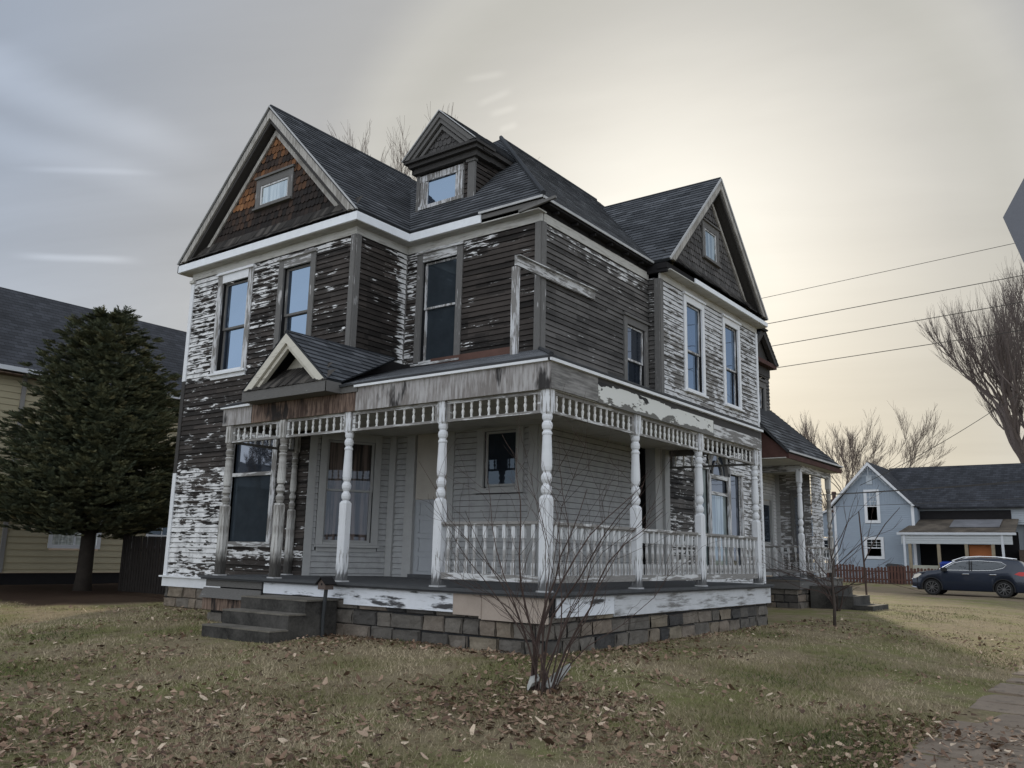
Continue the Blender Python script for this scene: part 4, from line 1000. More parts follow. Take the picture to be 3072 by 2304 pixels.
for row, (za, zb_, na, nb) in enumerate(((4.11, 4.36, -.15, -.37), (3.97, 4.18, .01, -.19))):
    u = gx-gh+.06+row*0
    while u < gx+gh-.08:
        wd = random.uniform(.07, .12); j = random.uniform(0, .025)
        if row == 0 and abs(u+wd/2-gx) > .80: u += wd; continue
        q2.quad(m_, [(u, za+j*.5, na+j), (u+wd-.004, za+random.uniform(0, .01), na+random.uniform(0, .02)), (u+wd-.004, zb_, nb), (u, zb_, nb)], .5, random.random()); u += wd
m_.build('pent_shingles', M['pent'], pg)
# deck, skirt, foundation
m_ = MB()
for i in range(23): y0 = -.20+i*.142; m_.box(-7.12, .20, y0, y0+.139, .862, .90-.0)
m_.box(-2.2, .20, 3.066, 7.62, .862, .899)
m_.build('deck', M['deck'], H)
m_ = MB(); m_.box(-7.10, .17, -.17, -.11, .835, .858); m_.box(.11, .17, -.11, 7.60, .835, .858); m_.build('deck_nosing', M['deck'], H)
q = YP(-.11); qs = XP(.11)
m_ = MB(); q.box(m_, -5.45, -3.55, .665, .832, -.03, 0); q.box(m_, -3.548, -1.42, .585, .832, -.03, .004); m_.build('skirt_board', M['skirt'], H)
m_ = MB(); qs.box(m_, .10, 1.55, .585, .832, -.03, 0); m_.build('skirt_board', M['skirt'], H)
m_ = MB(); qs.box(m_, 1.552, 7.62, .545, .832, -.03, .003); m_.build('skirt_board', M['skirt2'], H)
m_ = MB(); q.box(m_, -1.41, -.95, .56, .832, -.02, .012); q.box(m_, -.93, .12, .52, .83, -.02, .006); q.box(m_, -.96, -.925, .53, .80, .006, .018); m_.build('skirt_panel', M['tan'], H)
m_ = MB(); qs.box(m_, -.09, .09, .60, .83, -.03, -.01); m_.build('skirt_panel', M['black'], H)  # black strip painting the shade in the corner gap
m_ = MB(); q.box(m_, -7.02, -5.5, .72, .832, -.03, .0); q.hexa if False else None
P = [q.p(-7.10, .53, .06), q.p(-5.45, .53, .06), q.p(-5.45, .53, .04), q.p(-7.10, .53, .04), q.p(-7.06, .70, .01), q.p(-5.5, .70, .01), q.p(-5.5, .70, -.01), q.p(-7.06, .70, -.01)]
m_.hexa(P); m_.build('skirt_board', M['trimGH'], H)
m_ = MB(); q.box(m_, -7.08, -6.35, .33, .53, -.03, 0); q.box(m_, -6.34, -5.3, .33, .53, -.03, -.004); m_.build('skirt_panel', M['plyB'], H)
def stones(par, pl, u0, u1, z0, z1, name='stone_foundation'):
    m_ = MB(); z = z0; pl.quad(m_, [(u0, z0, -.03), (u1, z0, -.03), (u1, z1, -.03), (u0, z1, -.03)], .5, 0)
    while z < z1-.04:
        hgt = min(random.uniform(.17, .215), z1-z)
        if z1-z-hgt < .06: hgt = z1-z
        u = u0-random.uniform(0, .2)
        while u < u1:
            wd = random.uniform(.26, .62); a, b_ = max(u, u0)+.008, min(u+wd, u1)-.008
            if b_-a > .05:
                n1 = random.uniform(0, .025); t = random.random(); e = .012; j = [random.uniform(-.013, .013) for _ in range(8)]
                zz0, zz1 = z+.007, z+hgt-.007
                o_ = [(a+j[0], zz0+j[1]), (b_+j[2], zz0-j[1]*.5), (b_+j[3], zz1+j[4]), (a+j[5], zz1+j[6])]
                i_ = [(a+e+j[0], zz0+e), (b_-e+j[2], zz0+e), (b_-e+j[3], zz1-e), (a+e+j[5], zz1-e)]
                nx_ = max(2, int((b_-a)/.09)); ny_ = 3
                gp = {}
                for ii in range(nx_+1):
                    for jj in range(ny_+1):
                        s_, r_ = ii/nx_, jj/ny_
                        uu = (i_[0][0]*(1-s_)+i_[1][0]*s_)*(1-r_)+(i_[3][0]*(1-s_)+i_[2][0]*s_)*r_
                        zz_ = (i_[0][1]*(1-s_)+i_[1][1]*s_)*(1-r_)+(i_[3][1]*(1-s_)+i_[2][1]*s_)*r_
                        gp[ii, jj] = (uu, zz_, n1+.034*mnoise.noise(Vector((uu*7, zz_*7, t*9)))+.006)
                for ii in range(nx_):
                    for jj in range(ny_): pl.quad(m_, [gp[ii, jj], gp[ii+1, jj], gp[ii+1, jj+1], gp[ii, jj+1]], .5, t)
                for k_ in range(4):
                    k2 = (k_+1) % 4; pl.quad(m_, [(*o_[k_], -.02), (*o_[k2], -.02), (*i_[k2], n1), (*i_[k_], n1)], .5, t)
            u += wd
        z += hgt
    return m_.build(name, M['stone'], par)
stones(H, YP(-.05), -6.95, .05, -.12, .66); stones(H, XP(.05), -.05, 7.55, -.1, .62)
stones(H, YP(YF-.0), X0+.03, -6.95, -.05, .56); stones(H, YP(7.55), -2.0, .05, -.1, .85)
stones(H, XP(-1.94), 7.6, 12.8, -.1, .75); stones(H, XP(-1.45), 13.9, 17.6, -.1, .62); stones(H, YP(13.9), -3, -1.45, -.1, .62)
m_ = MB(); m_.box(-3.2, -1.35, 13.8, 17.75, .84, .88); m_.build('deck', M['deck'], H)
m_ = MB(); m_.box(-1.42, -1.38, 13.85, 17.7, .62, .835); m_.box(-3.2, -1.42, 13.83, 13.87, .62, .835); m_.build('skirt_board', M['trimGH'], H)
m_ = MB(); m_.box(-6.9, 0, .1, 7.5, .0, .84); m_.build('deck_core', M['void'], H)
post(-1.6, 14.81, 'post', top=3.80, z0=.88); post(-1.6, 17.45, 'postB', top=3.80, z0=.88)
railing((-3.1, 14.81), (-1.6, 14.81), 7, 1.12, 1.72); railing((-1.6, 14.81), (-1.6, 17.45), 8, 1.12, 1.72)

# ------------------------------------------------------------------ steps
def g(x, y):
    dx = max(0., x-.2); dy = max(0., -y); ds = math.hypot(dx, dy)
    def ss(t): t = max(0, min(1, t)); return t*t*(3-2*t)
    z = .13-.28*ss(ds/5.2)
    if y > 14: z += (-.13+.0)*ss((y-14)/16) + .20*ss((y-35)/8)
    return z
S = thing('front_steps', (-4.4, -.6, .1), 'sooty concrete steps up to the front porch beside the birdhouse', 'steps')
m_ = MB(); m_.box(-5.22, -3.66, -1.34, -.12, -.1, .235); m_.box(-5.20, -3.67, -1.02, -.12, .235, .44); m_.box(-5.18, -3.68, -.72, -.12, .44, .63)
o = m_.build('riser', M['concrete'], S); q = MB()
for a, y0, y1, z_ in ((-5.22, -1.345, -1.02, .235), (-5.20, -1.025, -.72, .44), (-5.18, -.725, -.12, .63)): q.box(a-.006, -3.652, y0, y1, z_, z_+.022)
q.build('tread', plain('worn_lit_tread', (.13, .118, .10), .9, .6, 3), S); bv = o.modifiers.new('bevel', 'BEVEL'); bv.width = .018; bv.segments = 2  # tread colour paler than wear alone, skylight on the tops painted in
S2 = thing('rear_steps', (-.6, 15.4, .1), 'dark concrete steps at the far side porch', 'steps')
m_ = MB(); m_.box(-1.36, -.70, 14.6, 16.2, -.1, .70); m_.box(-.70, -.25, 14.6, 16.2, -.1, .47); m_.box(-.25, .22, 14.6, 16.2, -.1, .25)
o = m_.build('riser', M['concrete'], S2); bv = o.modifiers.new('bevel', 'BEVEL'); bv.width = .03; bv.segments = 2
B = thing('birdhouse_post', (-3.62, -.42, .1), 'small brown birdhouse on a dark pole beside the front steps', 'birdhouse')
m_ = MB(); m_.tube([(-3.62, -.42, 0), (-3.63, -.42, .40), (-3.60, -.42, .80)], .028, 8); m_.build('pole', plain('dark_pole', (.035, .038, .04), .6), B)
m_ = MB(); m_.box(-3.68, -3.52, -.51, -.35, .80, .89); m_.face([(-3.68, -.51, .89), (-3.52, -.51, .89), (-3.60, -.51, .955)]); m_.face([(-3.52, -.35, .89), (-3.68, -.35, .89), (-3.60, -.35, .955)])
bx = m_.build('box', plain('birdhouse_wood', (.10, .075, .065), .8), B)
m_ = MB(); YP(-.512).quad(m_, [(-3.60+.018*math.cos(t_*math.pi/5), .875+.018*math.sin(t_*math.pi/5), 0) for t_ in range(10)]); m_.build('entrance_hole', M['void'], bx)
m_ = MB(); m_.beam((-3.60, -.43, .975), (-3.71, -.43, .875), .22, .015, (0, 0, 1)); m_.beam((-3.60, -.43, .975), (-3.49, -.43, .875), .22, .015, (0, 0, 1)); m_.build('roof', M['black'], B)
# ================================================================== ground
def grid_axis(segs):
    out = []
    for a, b_, st in segs: out += list(np.arange(a, b_, st))
    return np.array(out+[segs[-1][1]])
gxs = grid_axis([(-400, -40, 40), (-40, -14, 2), (-14, 9, .3), (9, 40, 3), (40, 400, 40)])
gys = grid_axis([(-60, -12, 6), (-12, 14, .3), (14, 60, 1.5), (60, 140, 8), (140, 700, 60)])
GX, GY = np.meshgrid(gxs, gys)
def ss_(t): t = np.clip(t, 0, 1); return t*t*(3-2*t)
def gnp(x, y):
    dx = np.maximum(0, x-.2); dy = np.maximum(0, -y); ds = np.hypot(dx, dy)
    z = .13-.28*ss_(ds/5.2); z = z+np.where(y > 14, -.13*ss_((y-14)/16)+.20*ss_((y-35)/8), 0)
    return z
def bumpy(x, y): return .012*np.sin(x*2.1+np.sin(y*1.3)*1.2)*np.cos(y*1.7+x*.4)+.006*np.sin(x*6.1+y*2.2)*np.cos(y*5.3-x*1.1)
GZ = gnp(GX, GY)+bumpy(GX, GY)
nx, ny = len(gxs), len(gys)
me = bpy.data.meshes.new('lawn')
vs = np.stack([GX.ravel(), GY.ravel(), GZ.ravel()], 1)
fs = [[j*nx+i, j*nx+i+1, (j+1)*nx+i+1, (j+1)*nx+i] for j in range(ny-1) for i in range(nx-1)]
me.from_pydata(vs.tolist(), [], fs)
m, nt, b = mat('winter_lawn'); o = nd(nt, 'ShaderNodeTexCoord').outputs['Object']
s_ = nd(nt, 'ShaderNodeSeparateXYZ'); lk(nt, o, s_.inputs[0])
n1 = noise(nt, o, .55, 5, .6); n2 = noise(nt, o, 5.0, 6, .7); n3 = noise(nt, o, 45., 4, .7); n4 = noise(nt, o, 1.6, 4, .6)
green = mixc(nt, n3, (.10, .105, .042), (.25, .24, .10)); straw = mixc(nt, n3, (.14, .11, .068), (.34, .28, .18)); soil = mixc(nt, n3, (.065, .044, .030), (.16, .11, .075))
c = mixc(nt, sstep(nt, mth(nt, 'ADD', mth(nt, 'MULTIPLY', n1, .6), mth(nt, 'MULTIPLY', n4, .4)), .43, .60), straw, green)
c = mixc(nt, mth(nt, 'MULTIPLY', sstep(nt, n2, .50, .66), .6), c, soil)
# worn bare drive strip in front of the fence and mulch under the spruce
dr1 = mth(nt, 'MULTIPLY', sstep(nt, s_.outputs[1], 29.5, 31.5), sstep(nt, s_.outputs[1], 40, 38.5))
c = mixc(nt, mth(nt, 'MULTIPLY', dr1, .7), c, mixc(nt, n2, (.15, .11, .08), (.24, .19, .14)))
mu = mth(nt, 'MULTIPLY', sstep(nt, s_.outputs[0], -11.6, -12.6), sstep(nt, mth(nt, 'ADD', s_.outputs[1], mth(nt, 'MULTIPLY', n2, 1.0)), -.6, .4))
mu = mth(nt, 'MAXIMUM', mu, mth(nt, 'MULTIPLY', sstep(nt, s_.outputs[0], -10.8, -11.3), sstep(nt, s_.outputs[1], 2.2, 3.0)))
c = mixc(nt, mu, c, mixc(nt, n3, (.022, .014, .010), (.058, .036, .025)))
lk(nt, c, b.inputs['Base Color']); b.inputs['Roughness'].default_value = .95; b.inputs['Specular IOR Level'].default_value = .1
bump(nt, b, mth(nt, 'ADD', n3, mth(nt, 'MULTIPLY', n2, 2.0)), .8, .03)
finish(me, m, None, None, None, True, (0, 0, 0)); M['lawn'] = m
lawn = bpy.data.objects.new('lawn', me); C.objects.link(lawn); tag(lawn, kind='structure')

# sidewalk of lifted concrete slabs
cm, nt, b = mat('sidewalk_concrete'); o = nd(nt, 'ShaderNodeTexCoord').outputs['Object']
n1 = noise(nt, o, 2.2, 6, .65); n2 = noise(nt, o, 60, 3, .6); n3 = noise(nt, o, 7, 5, .6)
c = mixc(nt, n1, (.12, .088, .062), (.27, .215, .165)); f = mth(nt, 'ADD', .7, mth(nt, 'MULTIPLY', n2, .6)); c = mixc(nt, 1.0, c, comb(nt, f, f, f), 'MULTIPLY')
c = mixc(nt, mth(nt, 'MULTIPLY', sstep(nt, n3, .56, .68), .7), c, (.05, .038, .028))
lk(nt, c, b.inputs['Base Color']); b.inputs['Roughness'].default_value = .9; bump(nt, b, n2, .3, .01)
m_ = MB(); y = -6.0
while y < 16:
    L = random.uniform(.62, 1.15) if y < 5 else 1.5
    x0, x1 = 4.47+random.uniform(-.05, .06), 5.40+random.uniform(-.12, .10); t = random.uniform(-.02, .022); t2 = random.uniform(-.02, .02)
    yy0, yy1 = y+.045, y+L-.045; j = random.uniform(-.07, .07); bz = float(gnp(np.array(5.), np.array(y)))+.012
    m_.hexa([(x0, yy0+j, bz-.1), (x1, yy0, bz-.1), (x1, yy1, bz-.1), (x0, yy1, bz-.1), (x0, yy0+j, bz+.008+t), (x1, yy0, bz+.008+t2), (x1, yy1, bz+.012-t), (x0, yy1, bz+.008-t2)])
    y += L
sw = m_.build('sidewalk', cm); tag(sw, kind='structure'); bv = sw.modifiers.new('bevel', 'BEVEL'); bv.width = .015
m_ = MB(); m_.face([(-14, 39.6, .20), (30, 39.6, .20), (30, 40.7, .24), (-14, 40.7, .24)])
for i in range(len(m_.v)): x_, y_, z_ = m_.v[i]; m_.v[i] = (x_, y_, float(gnp(np.array(x_), np.array(y_)))+.03)
tag(m_.build('path', plain('pale_concrete', (.34, .32, .29), .9)), kind='structure')

# ---------------------------------------------------------------- grass + leaves (nobody could count them)
def vis_filter(x, y, marg=.05):
    z = gnp(x, y); P = np.stack([x-CAM.x, y-CAM.y, z-CAM.z], 1)
    dz = P@np.array(fw); u = P@np.array(r2)/dz*2573/1536; v = P@np.array(u2)/dz*2573/1152
    return (dz > 0) & (abs(u) < 1+marg) & (abs(v) < 1+marg)
def footprint(x, y): return ((x > -11) & (x < .12) & (y > -.08) & (y < 17.5) & ~((x < -6.95) & (y < 1.5))) | ((x > -5.2) & (x < -3.66) & (y > -1.34) & (y < 0))
def on_walk(x, y): return (x > 4.5) & (x < 5.6)
def pnoise(x, y, s, sd): return np.array([mnoise.noise(Vector((a*s+sd, b_*s, sd*.7))) for a, b_ in zip(x, y)])
X_, Y_ = [], []
for (rad, dens) in (((6.2, 9.5), 1500), ((9.5, 13), 800), ((13, 18), 320), ((18, 30), 90)):
    n = int(dens*math.pi*(rad[1]**2-rad[0]**2)*.26)
    a = YAW+rng.uniform(-.68, .68, n); r_ = np.sqrt(rng.uniform(rad[0]**2, rad[1]**2, n))
    X_.append(CAM.x-np.sin(a)*r_); Y_.append(CAM.y+np.cos(a)*r_)
X_ = np.concatenate(X_); Y_ = np.concatenate(Y_)
k = vis_filter(X_, Y_) & ~footprint(X_, Y_) & ~on_walk(X_, Y_) & ~((X_ < -11.8) & (Y_ > -.3)); X_, Y_ = X_[k], Y_[k]
n = len(X_); dist = np.hypot(X_-CAM.x, Y_-CAM.y)
pn = pnoise(X_, Y_, .55, 3.1)
k = rng.uniform(0, 1, n) < .62+1.1*pn+.25; X_, Y_, dist, pn = X_[k], Y_[k], dist[k], pn[k]; n = len(X_)
hgt = rng.uniform(.018, .055, n)*(1+.7*np.clip(pn, -.5, 1)); wd = .0022+dist*.00024; th = rng.uniform(0, 2*math.pi, n); ln = rng.uniform(.2, 1.3, n)*hgt
z = gnp(X_, Y_)+bumpy(X_, Y_)-.004
bx_, by_ = np.cos(th)*wd, np.sin(th)*wd; t2 = rng.uniform(0, 2*math.pi, n)
V = np.empty((n, 3, 3)); V[:, 0] = np.stack([X_-bx_, Y_-by_, z], 1); V[:, 1] = np.stack([X_+bx_, Y_+by_, z], 1); V[:, 2] = np.stack([X_+np.cos(t2)*ln, Y_+np.sin(t2)*ln, z+hgt], 1)
def bulk(name, V, tone, material):
    me = bpy.data.meshes.new(name); n, k_ = V.shape[:2]
    me.vertices.add(n*k_); me.vertices.foreach_set('co', V.reshape(-1)); me.loops.add(n*k_); me.loops.foreach_set('vertex_index', np.arange(n*k_))
    me.polygons.add(n); me.polygons.foreach_set('loop_start', np.arange(n)*k_); me.polygons.foreach_set('loop_total', np.full(n, k_)); me.update(calc_edges=True)
    a = me.attributes.new('tone', 'FLOAT', 'FACE'); a.data.foreach_set('value', tone); me.materials.append(material)
    o = bpy.data.objects.new(name, me); C.objects.link(o); return o
gm, nt, b = mat('grass_blades'); lk(nt, ramp(nt, attr(nt, 'tone'), [(0, (.060, .078, .027)), (.3, (.135, .138, .052)), (.55, (.24, .20, .12)), (1, (.44, .365, .25))]), b.inputs['Base Color']); b.inputs['Roughness'].default_value = .8; b.inputs['Specular IOR Level'].default_value = .15
pg_ = pnoise(X_, Y_, .8, 8.3); far = np.clip((X_-.5)/4, 0, 1)
tone = np.clip(.66-pg_*.85-pn*.35+rng.normal(0, .17, n), 0, 1)
gr = bulk('grass', V, tone, gm); tag(gr, kind='stuff')
# fallen leaves
X_, Y_ = [], []
for (rad, cnt) in (((6.2, 9.0), 9500), ((9., 13), 9500), ((13, 20), 6500)):
    a = YAW+rng.uniform(-.68, .68, cnt); r_ = np.sqrt(rng.uniform(rad[0]**2, rad[1]**2, cnt)); X_.append(CAM.x-np.sin(a)*r_); Y_.append(CAM.y+np.cos(a)*r_)
def clump(cx, cy, sx, sy, k_): X_.append(rng.normal(cx, sx, k_)); Y_.append(rng.normal(cy, sy, k_))
clump(1.25, -2.1, .5, .45, 600); clump(1.7, -2.7, .9, .55, 420); clump(-4.9, -1.6, .5, .18, 260); clump(-2.2, -.25, 1.2, .10, 380); clump(.3, 3.0, .12, 2.2, 420); clump(-6.3, -2.2, 1.2, .5, 420); clump(-3.4, -.5, .5, .2, 160)
clump(4.35, -1.5, .14, 2.4, 520); clump(5.75, -3.5, .16, 2.0, 300); clump(.9, 8.6, .9, 1.2, 300); clump(-1.5, 13.6, .8, .5, 120)
X_ = np.concatenate(X_); Y_ = np.concatenate(Y_)
# extra density bottom-left
base = len(X_); k = vis_filter(X_, Y_) & ~footprint(X_, Y_); X_, Y_ = X_[k], Y_[k]
pn = pnoise(X_, Y_, .7, 15.1); side = (X_-CAM.x)*rt.x+(Y_-CAM.y)*rt.y; dist = np.hypot(X_-CAM.x, Y_-CAM.y)
w_ = .48+1.3*pn-.040*side+.10*(9-dist).clip(-3, 3)*.6; near_cl = (np.hypot(X_-1.3, Y_+2.2) < 1.3) | ((X_ > 3.9) & (X_ < 4.6)) | (Y_ > -.7)
w_ = np.where(X_ > 4.5, w_*.75+.1, w_)
k = (rng.uniform(0, 1, len(X_)) < w_) | (near_cl & (rng.uniform(0, 1, len(X_)) < .8) & ~((X_ > .2) & (Y_ > 0) & (Y_ < 7) & (X_ > 1.2))); X_, Y_ = X_[k], Y_[k]; n = len(X_)
sz = rng.uniform(.010, .033, n)*(1+.25*rng.normal(0, 1, n).clip(-1, 2)); th = rng.uniform(0, 6.28, n); curl = rng.uniform(-.1, .75, n); tz = rng.normal(0, .35, n); tx = rng.normal(0, .35, n)
Z_ = gnp(X_, Y_)+bumpy(X_, Y_)+.006+rng.uniform(0, .022, n)+np.where(on_walk(X_, Y_), .02, 0)
prof = np.array([(-1, 0), (-.55, .5), (.1, .62), (.8, .25), (1.05, 0), (.8, -.3), (.1, -.58), (-.5, -.45)])
lx = prof[:, 0][None]*sz[:, None]*rng.uniform(.9, 1.3, (n, 1))+rng.normal(0, .12, (n, 8))*sz[:, None]
ly = prof[:, 1][None]*sz[:, None]*rng.uniform(.7, 1.3, (n, 1))+rng.normal(0, .10, (n, 8))*sz[:, None]
def leafhalf(idx):
    a = lx[:, idx]; b_ = ly[:, idx]; zz_ = np.abs(b_)*curl[:, None]*1.3+a*tz[:, None]+b_*tx[:, None]+(a/sz[:, None])**2*sz[:, None]*.2
    return np.stack([X_[:, None]+a*np.cos(th)[:, None]-b_*np.sin(th)[:, None], Y_[:, None]+a*np.sin(th)[:, None]+b_*np.cos(th)[:, None], Z_[:, None]+zz_], 2)
ly[:, 0] = 0; ly[:, 4] = 0
V = np.concatenate([leafhalf([0, 1, 2, 3, 4]), leafhalf([4, 5, 6, 7, 0])])
lm, nt, b = mat('dead_leaves'); o = nd(nt, 'ShaderNodeTexCoord').outputs['Object']; nz = noise(nt, o, 90, 3, .6); f = mth(nt, 'ADD', .6, mth(nt, 'MULTIPLY', nz, .8))
lk(nt, mixc(nt, 1.0, ramp(nt, attr(nt, 'tone'), [(0, (.050, .030, .021)), (.35, (.135, .082, .054)), (.7, (.28, .185, .125)), (.9, (.40, .29, .21)), (1, (.54, .43, .32))]), comb(nt, f, f, f), 'MULTIPLY'), b.inputs['Base Color']); b.inputs['Roughness'].default_value = .7; b.inputs['Specular IOR Level'].default_value = .25
t = np.clip(rng.normal(.50, .27, n), 0, 1); lv = bulk('leaf_litter', V, np.concatenate([t, t]), lm); tag(lv, kind='stuff')

# ================================================================== bare woody plants
bark = plain('bare_bark', (.060, .047, .040), .9, .3, 8); barkL = plain('pale_twig_bark', (.115, .09, .075), .85, .25, 10); barkR = plain('reddish_bark', (.060, .040, .034), .85, .25, 10)
barkF = plain('far_bark', (.17, .135, .115), .9, .2, 2)
def grow(m_, p, d, L, r, depth, rnd, up_=.15, split=(2, 3), ang=.5, wob=.12, sides=5, shrink=.72, minr=.004, taper=.62, fine=False):
    k_ = max(3, int(L/.35)) if L > .4 else 3; pts = [p.copy()]; rad = [r]; q = p.copy(); dd_ = d.copy()
    for i in range(k_):
        dd_ = (dd_+Vector((rnd.gauss(0, wob), rnd.gauss(0, wob), rnd.gauss(0, wob)))+Vector((0, 0, up_))/k_).normalized()
        q = q+dd_*(L/k_); pts.append(q.copy()); rad.append(r*(1-(1-taper)*(i+1)/k_))
    m_.tube(pts, rad, sides if r > .02 else 3, cap=False)
    if depth <= 0: return
    nb = rnd.randint(*split)+(2 if depth <= 2 and fine else 0)
    for j in range(nb):
        t_ = 1.0 if j < 2 else rnd.uniform(.35, .9); i = min(k_, max(1, int(t_*k_))); base = pts[i]
        ax = dd_.orthogonal().normalized(); ax.rotate(Matrix.Rotation(rnd.uniform(0, 6.28), 3, dd_))
        nd_ = dd_.copy(); nd_.rotate(Matrix.Rotation(ang*rnd.uniform(.45, 1.25), 3, ax))
        grow(m_, base, nd_, L*shrink*rnd.uniform(.75, 1.15), max(minr, rad[i]*(.78 if j < 2 else .6)), depth-1, rnd, up_, split, ang, wob, sides, shrink, minr, taper, fine)
def bare_tree(name, loc, h,  trunk_r, label, cat, depth=7, seed=1, mt=None, ang=.45, split=(2, 3), minr=.006, trunkL=.22, up_=.25, group=None, shrink=.76, limbs=0, hz=.42, wob=.10):
    rnd = random.Random(seed); T = thing(name, loc, label, cat, group)
    L0 = h*trunkL; m_ = MB(); b0 = Vector(loc)
    m_.tube([b0-Vector((0, 0, .2)), b0+Vector((0, 0, L0*.15)), b0+Vector((h*.004, 0, L0*.5)), b0+Vector((0, 0, L0))], [trunk_r*1.5, trunk_r*1.05, trunk_r*.9, trunk_r*.82], 10)
    m_.build('trunk', mt or bark, T, smooth=True)
    c_ = MB(); n0 = limbs or rnd.randint(3, 4)
    for j in range(n0):
        a = 2*math.pi*j/n0+rnd.uniform(-.4, .4); d_ = Vector((math.cos(a)*hz, math.sin(a)*hz, 1)).normalized()
        grow(c_, b0+Vector((0, 0, L0*rnd.uniform(.75, 1))), d_, h*.24, trunk_r*.55, depth, rnd, up_, split, ang, wob, 5, shrink, minr, .62, True)
    c_.build('crown', mt or bark, T)
    return T
# sapling and stake on the side lawn
T = thing('young_tree', (.92, 8.9, .06), 'thin bare sapling with low spreading twigs in the lawn by the side porch', 'sapling')
rnd = random.Random(5); m_ = MB(); b0 = Vector((.92, 8.9, .0))
m_.tube([b0, b0+Vector((.02, 0, .5)), b0+Vector((0, 0, 1.0)), b0+Vector((.06, 0, 1.4))], [.035, .030, .026, .020], 8); m_.build('trunk', bark, T, smooth=True)
c_ = MB()
for (z_, dx, dy, L) in ((.66, -.9, .1, .95), (.70, .9, -.1, .8), (.82, -.95, -.2, 1.0), (.85, .95, .2, .9), (.95, -.7, .3, .85), (1.0, -.35, 0, .5), (1.35, .6, .0, .95), (1.38, -.12, .1, .75), (1.2, .85, -.2, 1.0), (1.4, .25, .1, .8), (1.1, .6, .5, .7)):
    grow(c_, b0+Vector((0, 0, z_)), Vector((dx, dy, .25 if z_ < 1.05 else .7)).normalized(), L, .012, 2, rnd, .15, (2, 3), .45, .10, 4, .55, .0035)
c_.build('crown', barkR, T)
T = thing('wooden_stake', (-1.0, 18.8, .1), 'tall thin wooden stake standing in the sunlit grass', 'stake')
m_ = MB(); m_.tube([(-1.0, 18.8, 0), (-1.03, 18.8, 1.3), (-1.10, 18.8, 2.9)], [.035, .03, .02], 6); m_.tube([(-1.03, 18.8, 1.35), (-.75, 18.8, 1.9), (-.35, 18.8, 2.5), (.1, 18.8, 3.0)], [.02, .017, .013, .008], 5); m_.build('stake', barkR, T)
T = thing('bare_shrub', (-.35, 13.6, .1), 'leafless reddish shrub in front of the far side porch steps', 'shrub')
c_ = MB(); rnd = random.Random(11)
for j in range(9):
    a = rnd.uniform(0, 6.28); grow(c_, Vector((-.35, 13.6, .05)), Vector((math.cos(a)*.55, math.sin(a)*.55, 1)).normalized(), rnd.uniform(.6, 1.0), .014, 3, rnd, .1, (2, 3), .5, .1, 4, .7, .004)
c_.build('stems', barkR, T)
# the large multi-stemmed shrub in front of the porch corner
BX, BY = 1.22, -1.85; BZ = float(gnp(np.array(BX), np.array(BY)))
T = thing('multi_stem_shrub', (BX, BY, BZ), 'large leafless multi-stemmed shrub in front of the porch corner post', 'shrub')
rnd = random.Random(42); c_ = MB(); cR = Vector((rt.x, rt.y, 0)); cF = Vector((-rt.y, rt.x, 0))
stems = [(-.85, .1, 1.9), (-.8, -.2, 2.5), (-.62, .2, 2.4), (-.48, -.1, 2.0), (-.36, .3, 2.3), (-.25, -.3, 1.9), (-.12, .1, 2.3), (0., -.1, 1.8), (.03, .2, 2.2), (.12, -.2, 2.3), (.20, .3, 2.2), (.30, 0, 2.4), (.42, -.2, 2.1), (.5, .2, 2.5), (.66, -.1, 2.5), (.85, .2, 2.2), (1.05, 0., 1.9), (.75, -.5, 1.5), (.3, .6, 1.9), (1.2, .1, 1.6)]
for i, (sx, sy, hh) in enumerate(stems):
    sx *= .64; hh *= 1.04
    p = Vector((BX, BY, BZ-.05))+cR*(sx*.16+rnd.uniform(-.03, .03))+cF*(sy*.2); d_ = (cR*sx*.20+cF*sy*.3+Vector((0, 0, 1))).normalized()
    q_ = p.copy(); pts = [q_.copy()]; k_ = 9; r0 = rnd.uniform(.0055, .010) if i % 4 else .014; rad = [r0]
    for j in range(k_):
        t_ = (j+1)/k_; d_ = (d_+cR*(sx*.055)+cF*sy*.04+Vector((rnd.gauss(0, .17), rnd.gauss(0, .17), rnd.gauss(0, .06)))).normalized()
        q_ = q_+d_*(hh*1.12/k_); pts.append(q_.copy()); rad.append(r0*(1-.78*t_))
    c_.tube(pts, rad, 6, cap=False)
    for j in range(2, k_):
        for _ in range(rnd.choice((0, 1, 1, 2))):
            s_ = rnd.choice((-1, 1)); bd = (pts[j+1 if j < k_ else j]-pts[j]).normalized() if j < k_ else d_
            nd_ = (bd+cR*s_*rnd.uniform(.35, .9)+cF*rnd.uniform(-.5, .5)+Vector((0, 0, rnd.uniform(-.1, .3)))).normalized()
            grow(c_, pts[j], nd_, rnd.uniform(.22, .62), max(.0026, rad[j]*.38), 1, rnd, .25, (1, 2), .4, .16, 3, .6, .0017)
c_.build('stems', barkR, T)
ws = plain('white_plastic', (.34, .34, .32), .6, .35, 9)
bz_ = Vector((BX, BY, BZ))
def lump(name, pts, wds, lab):
    m_ = MB(); R_ = []
    for p, w_ in zip(pts, wds):
        p = bz_+cR*p[0]+cF*p[1]+Vector((0, 0, p[2])); R_.append([p-cF*w_*.5+cR*w_*.25, p-cF*w_*.2-Vector((0, 0, w_*.55)), p+cF*w_*.5, p+cF*w_*.3+Vector((0, 0, w_*.75)), p-cF*w_*.3+Vector((0, 0, w_*.7))])
    for a, b_ in zip(R_, R_[1:]):
        for j in range(5): m_.face([a[j], a[(j+1) % 5], b_[(j+1) % 5], b_[j]])
    m_.face(R_[0][::-1]); m_.face(R_[-1]); tag(m_.build(name, ws), lab, 'debris')
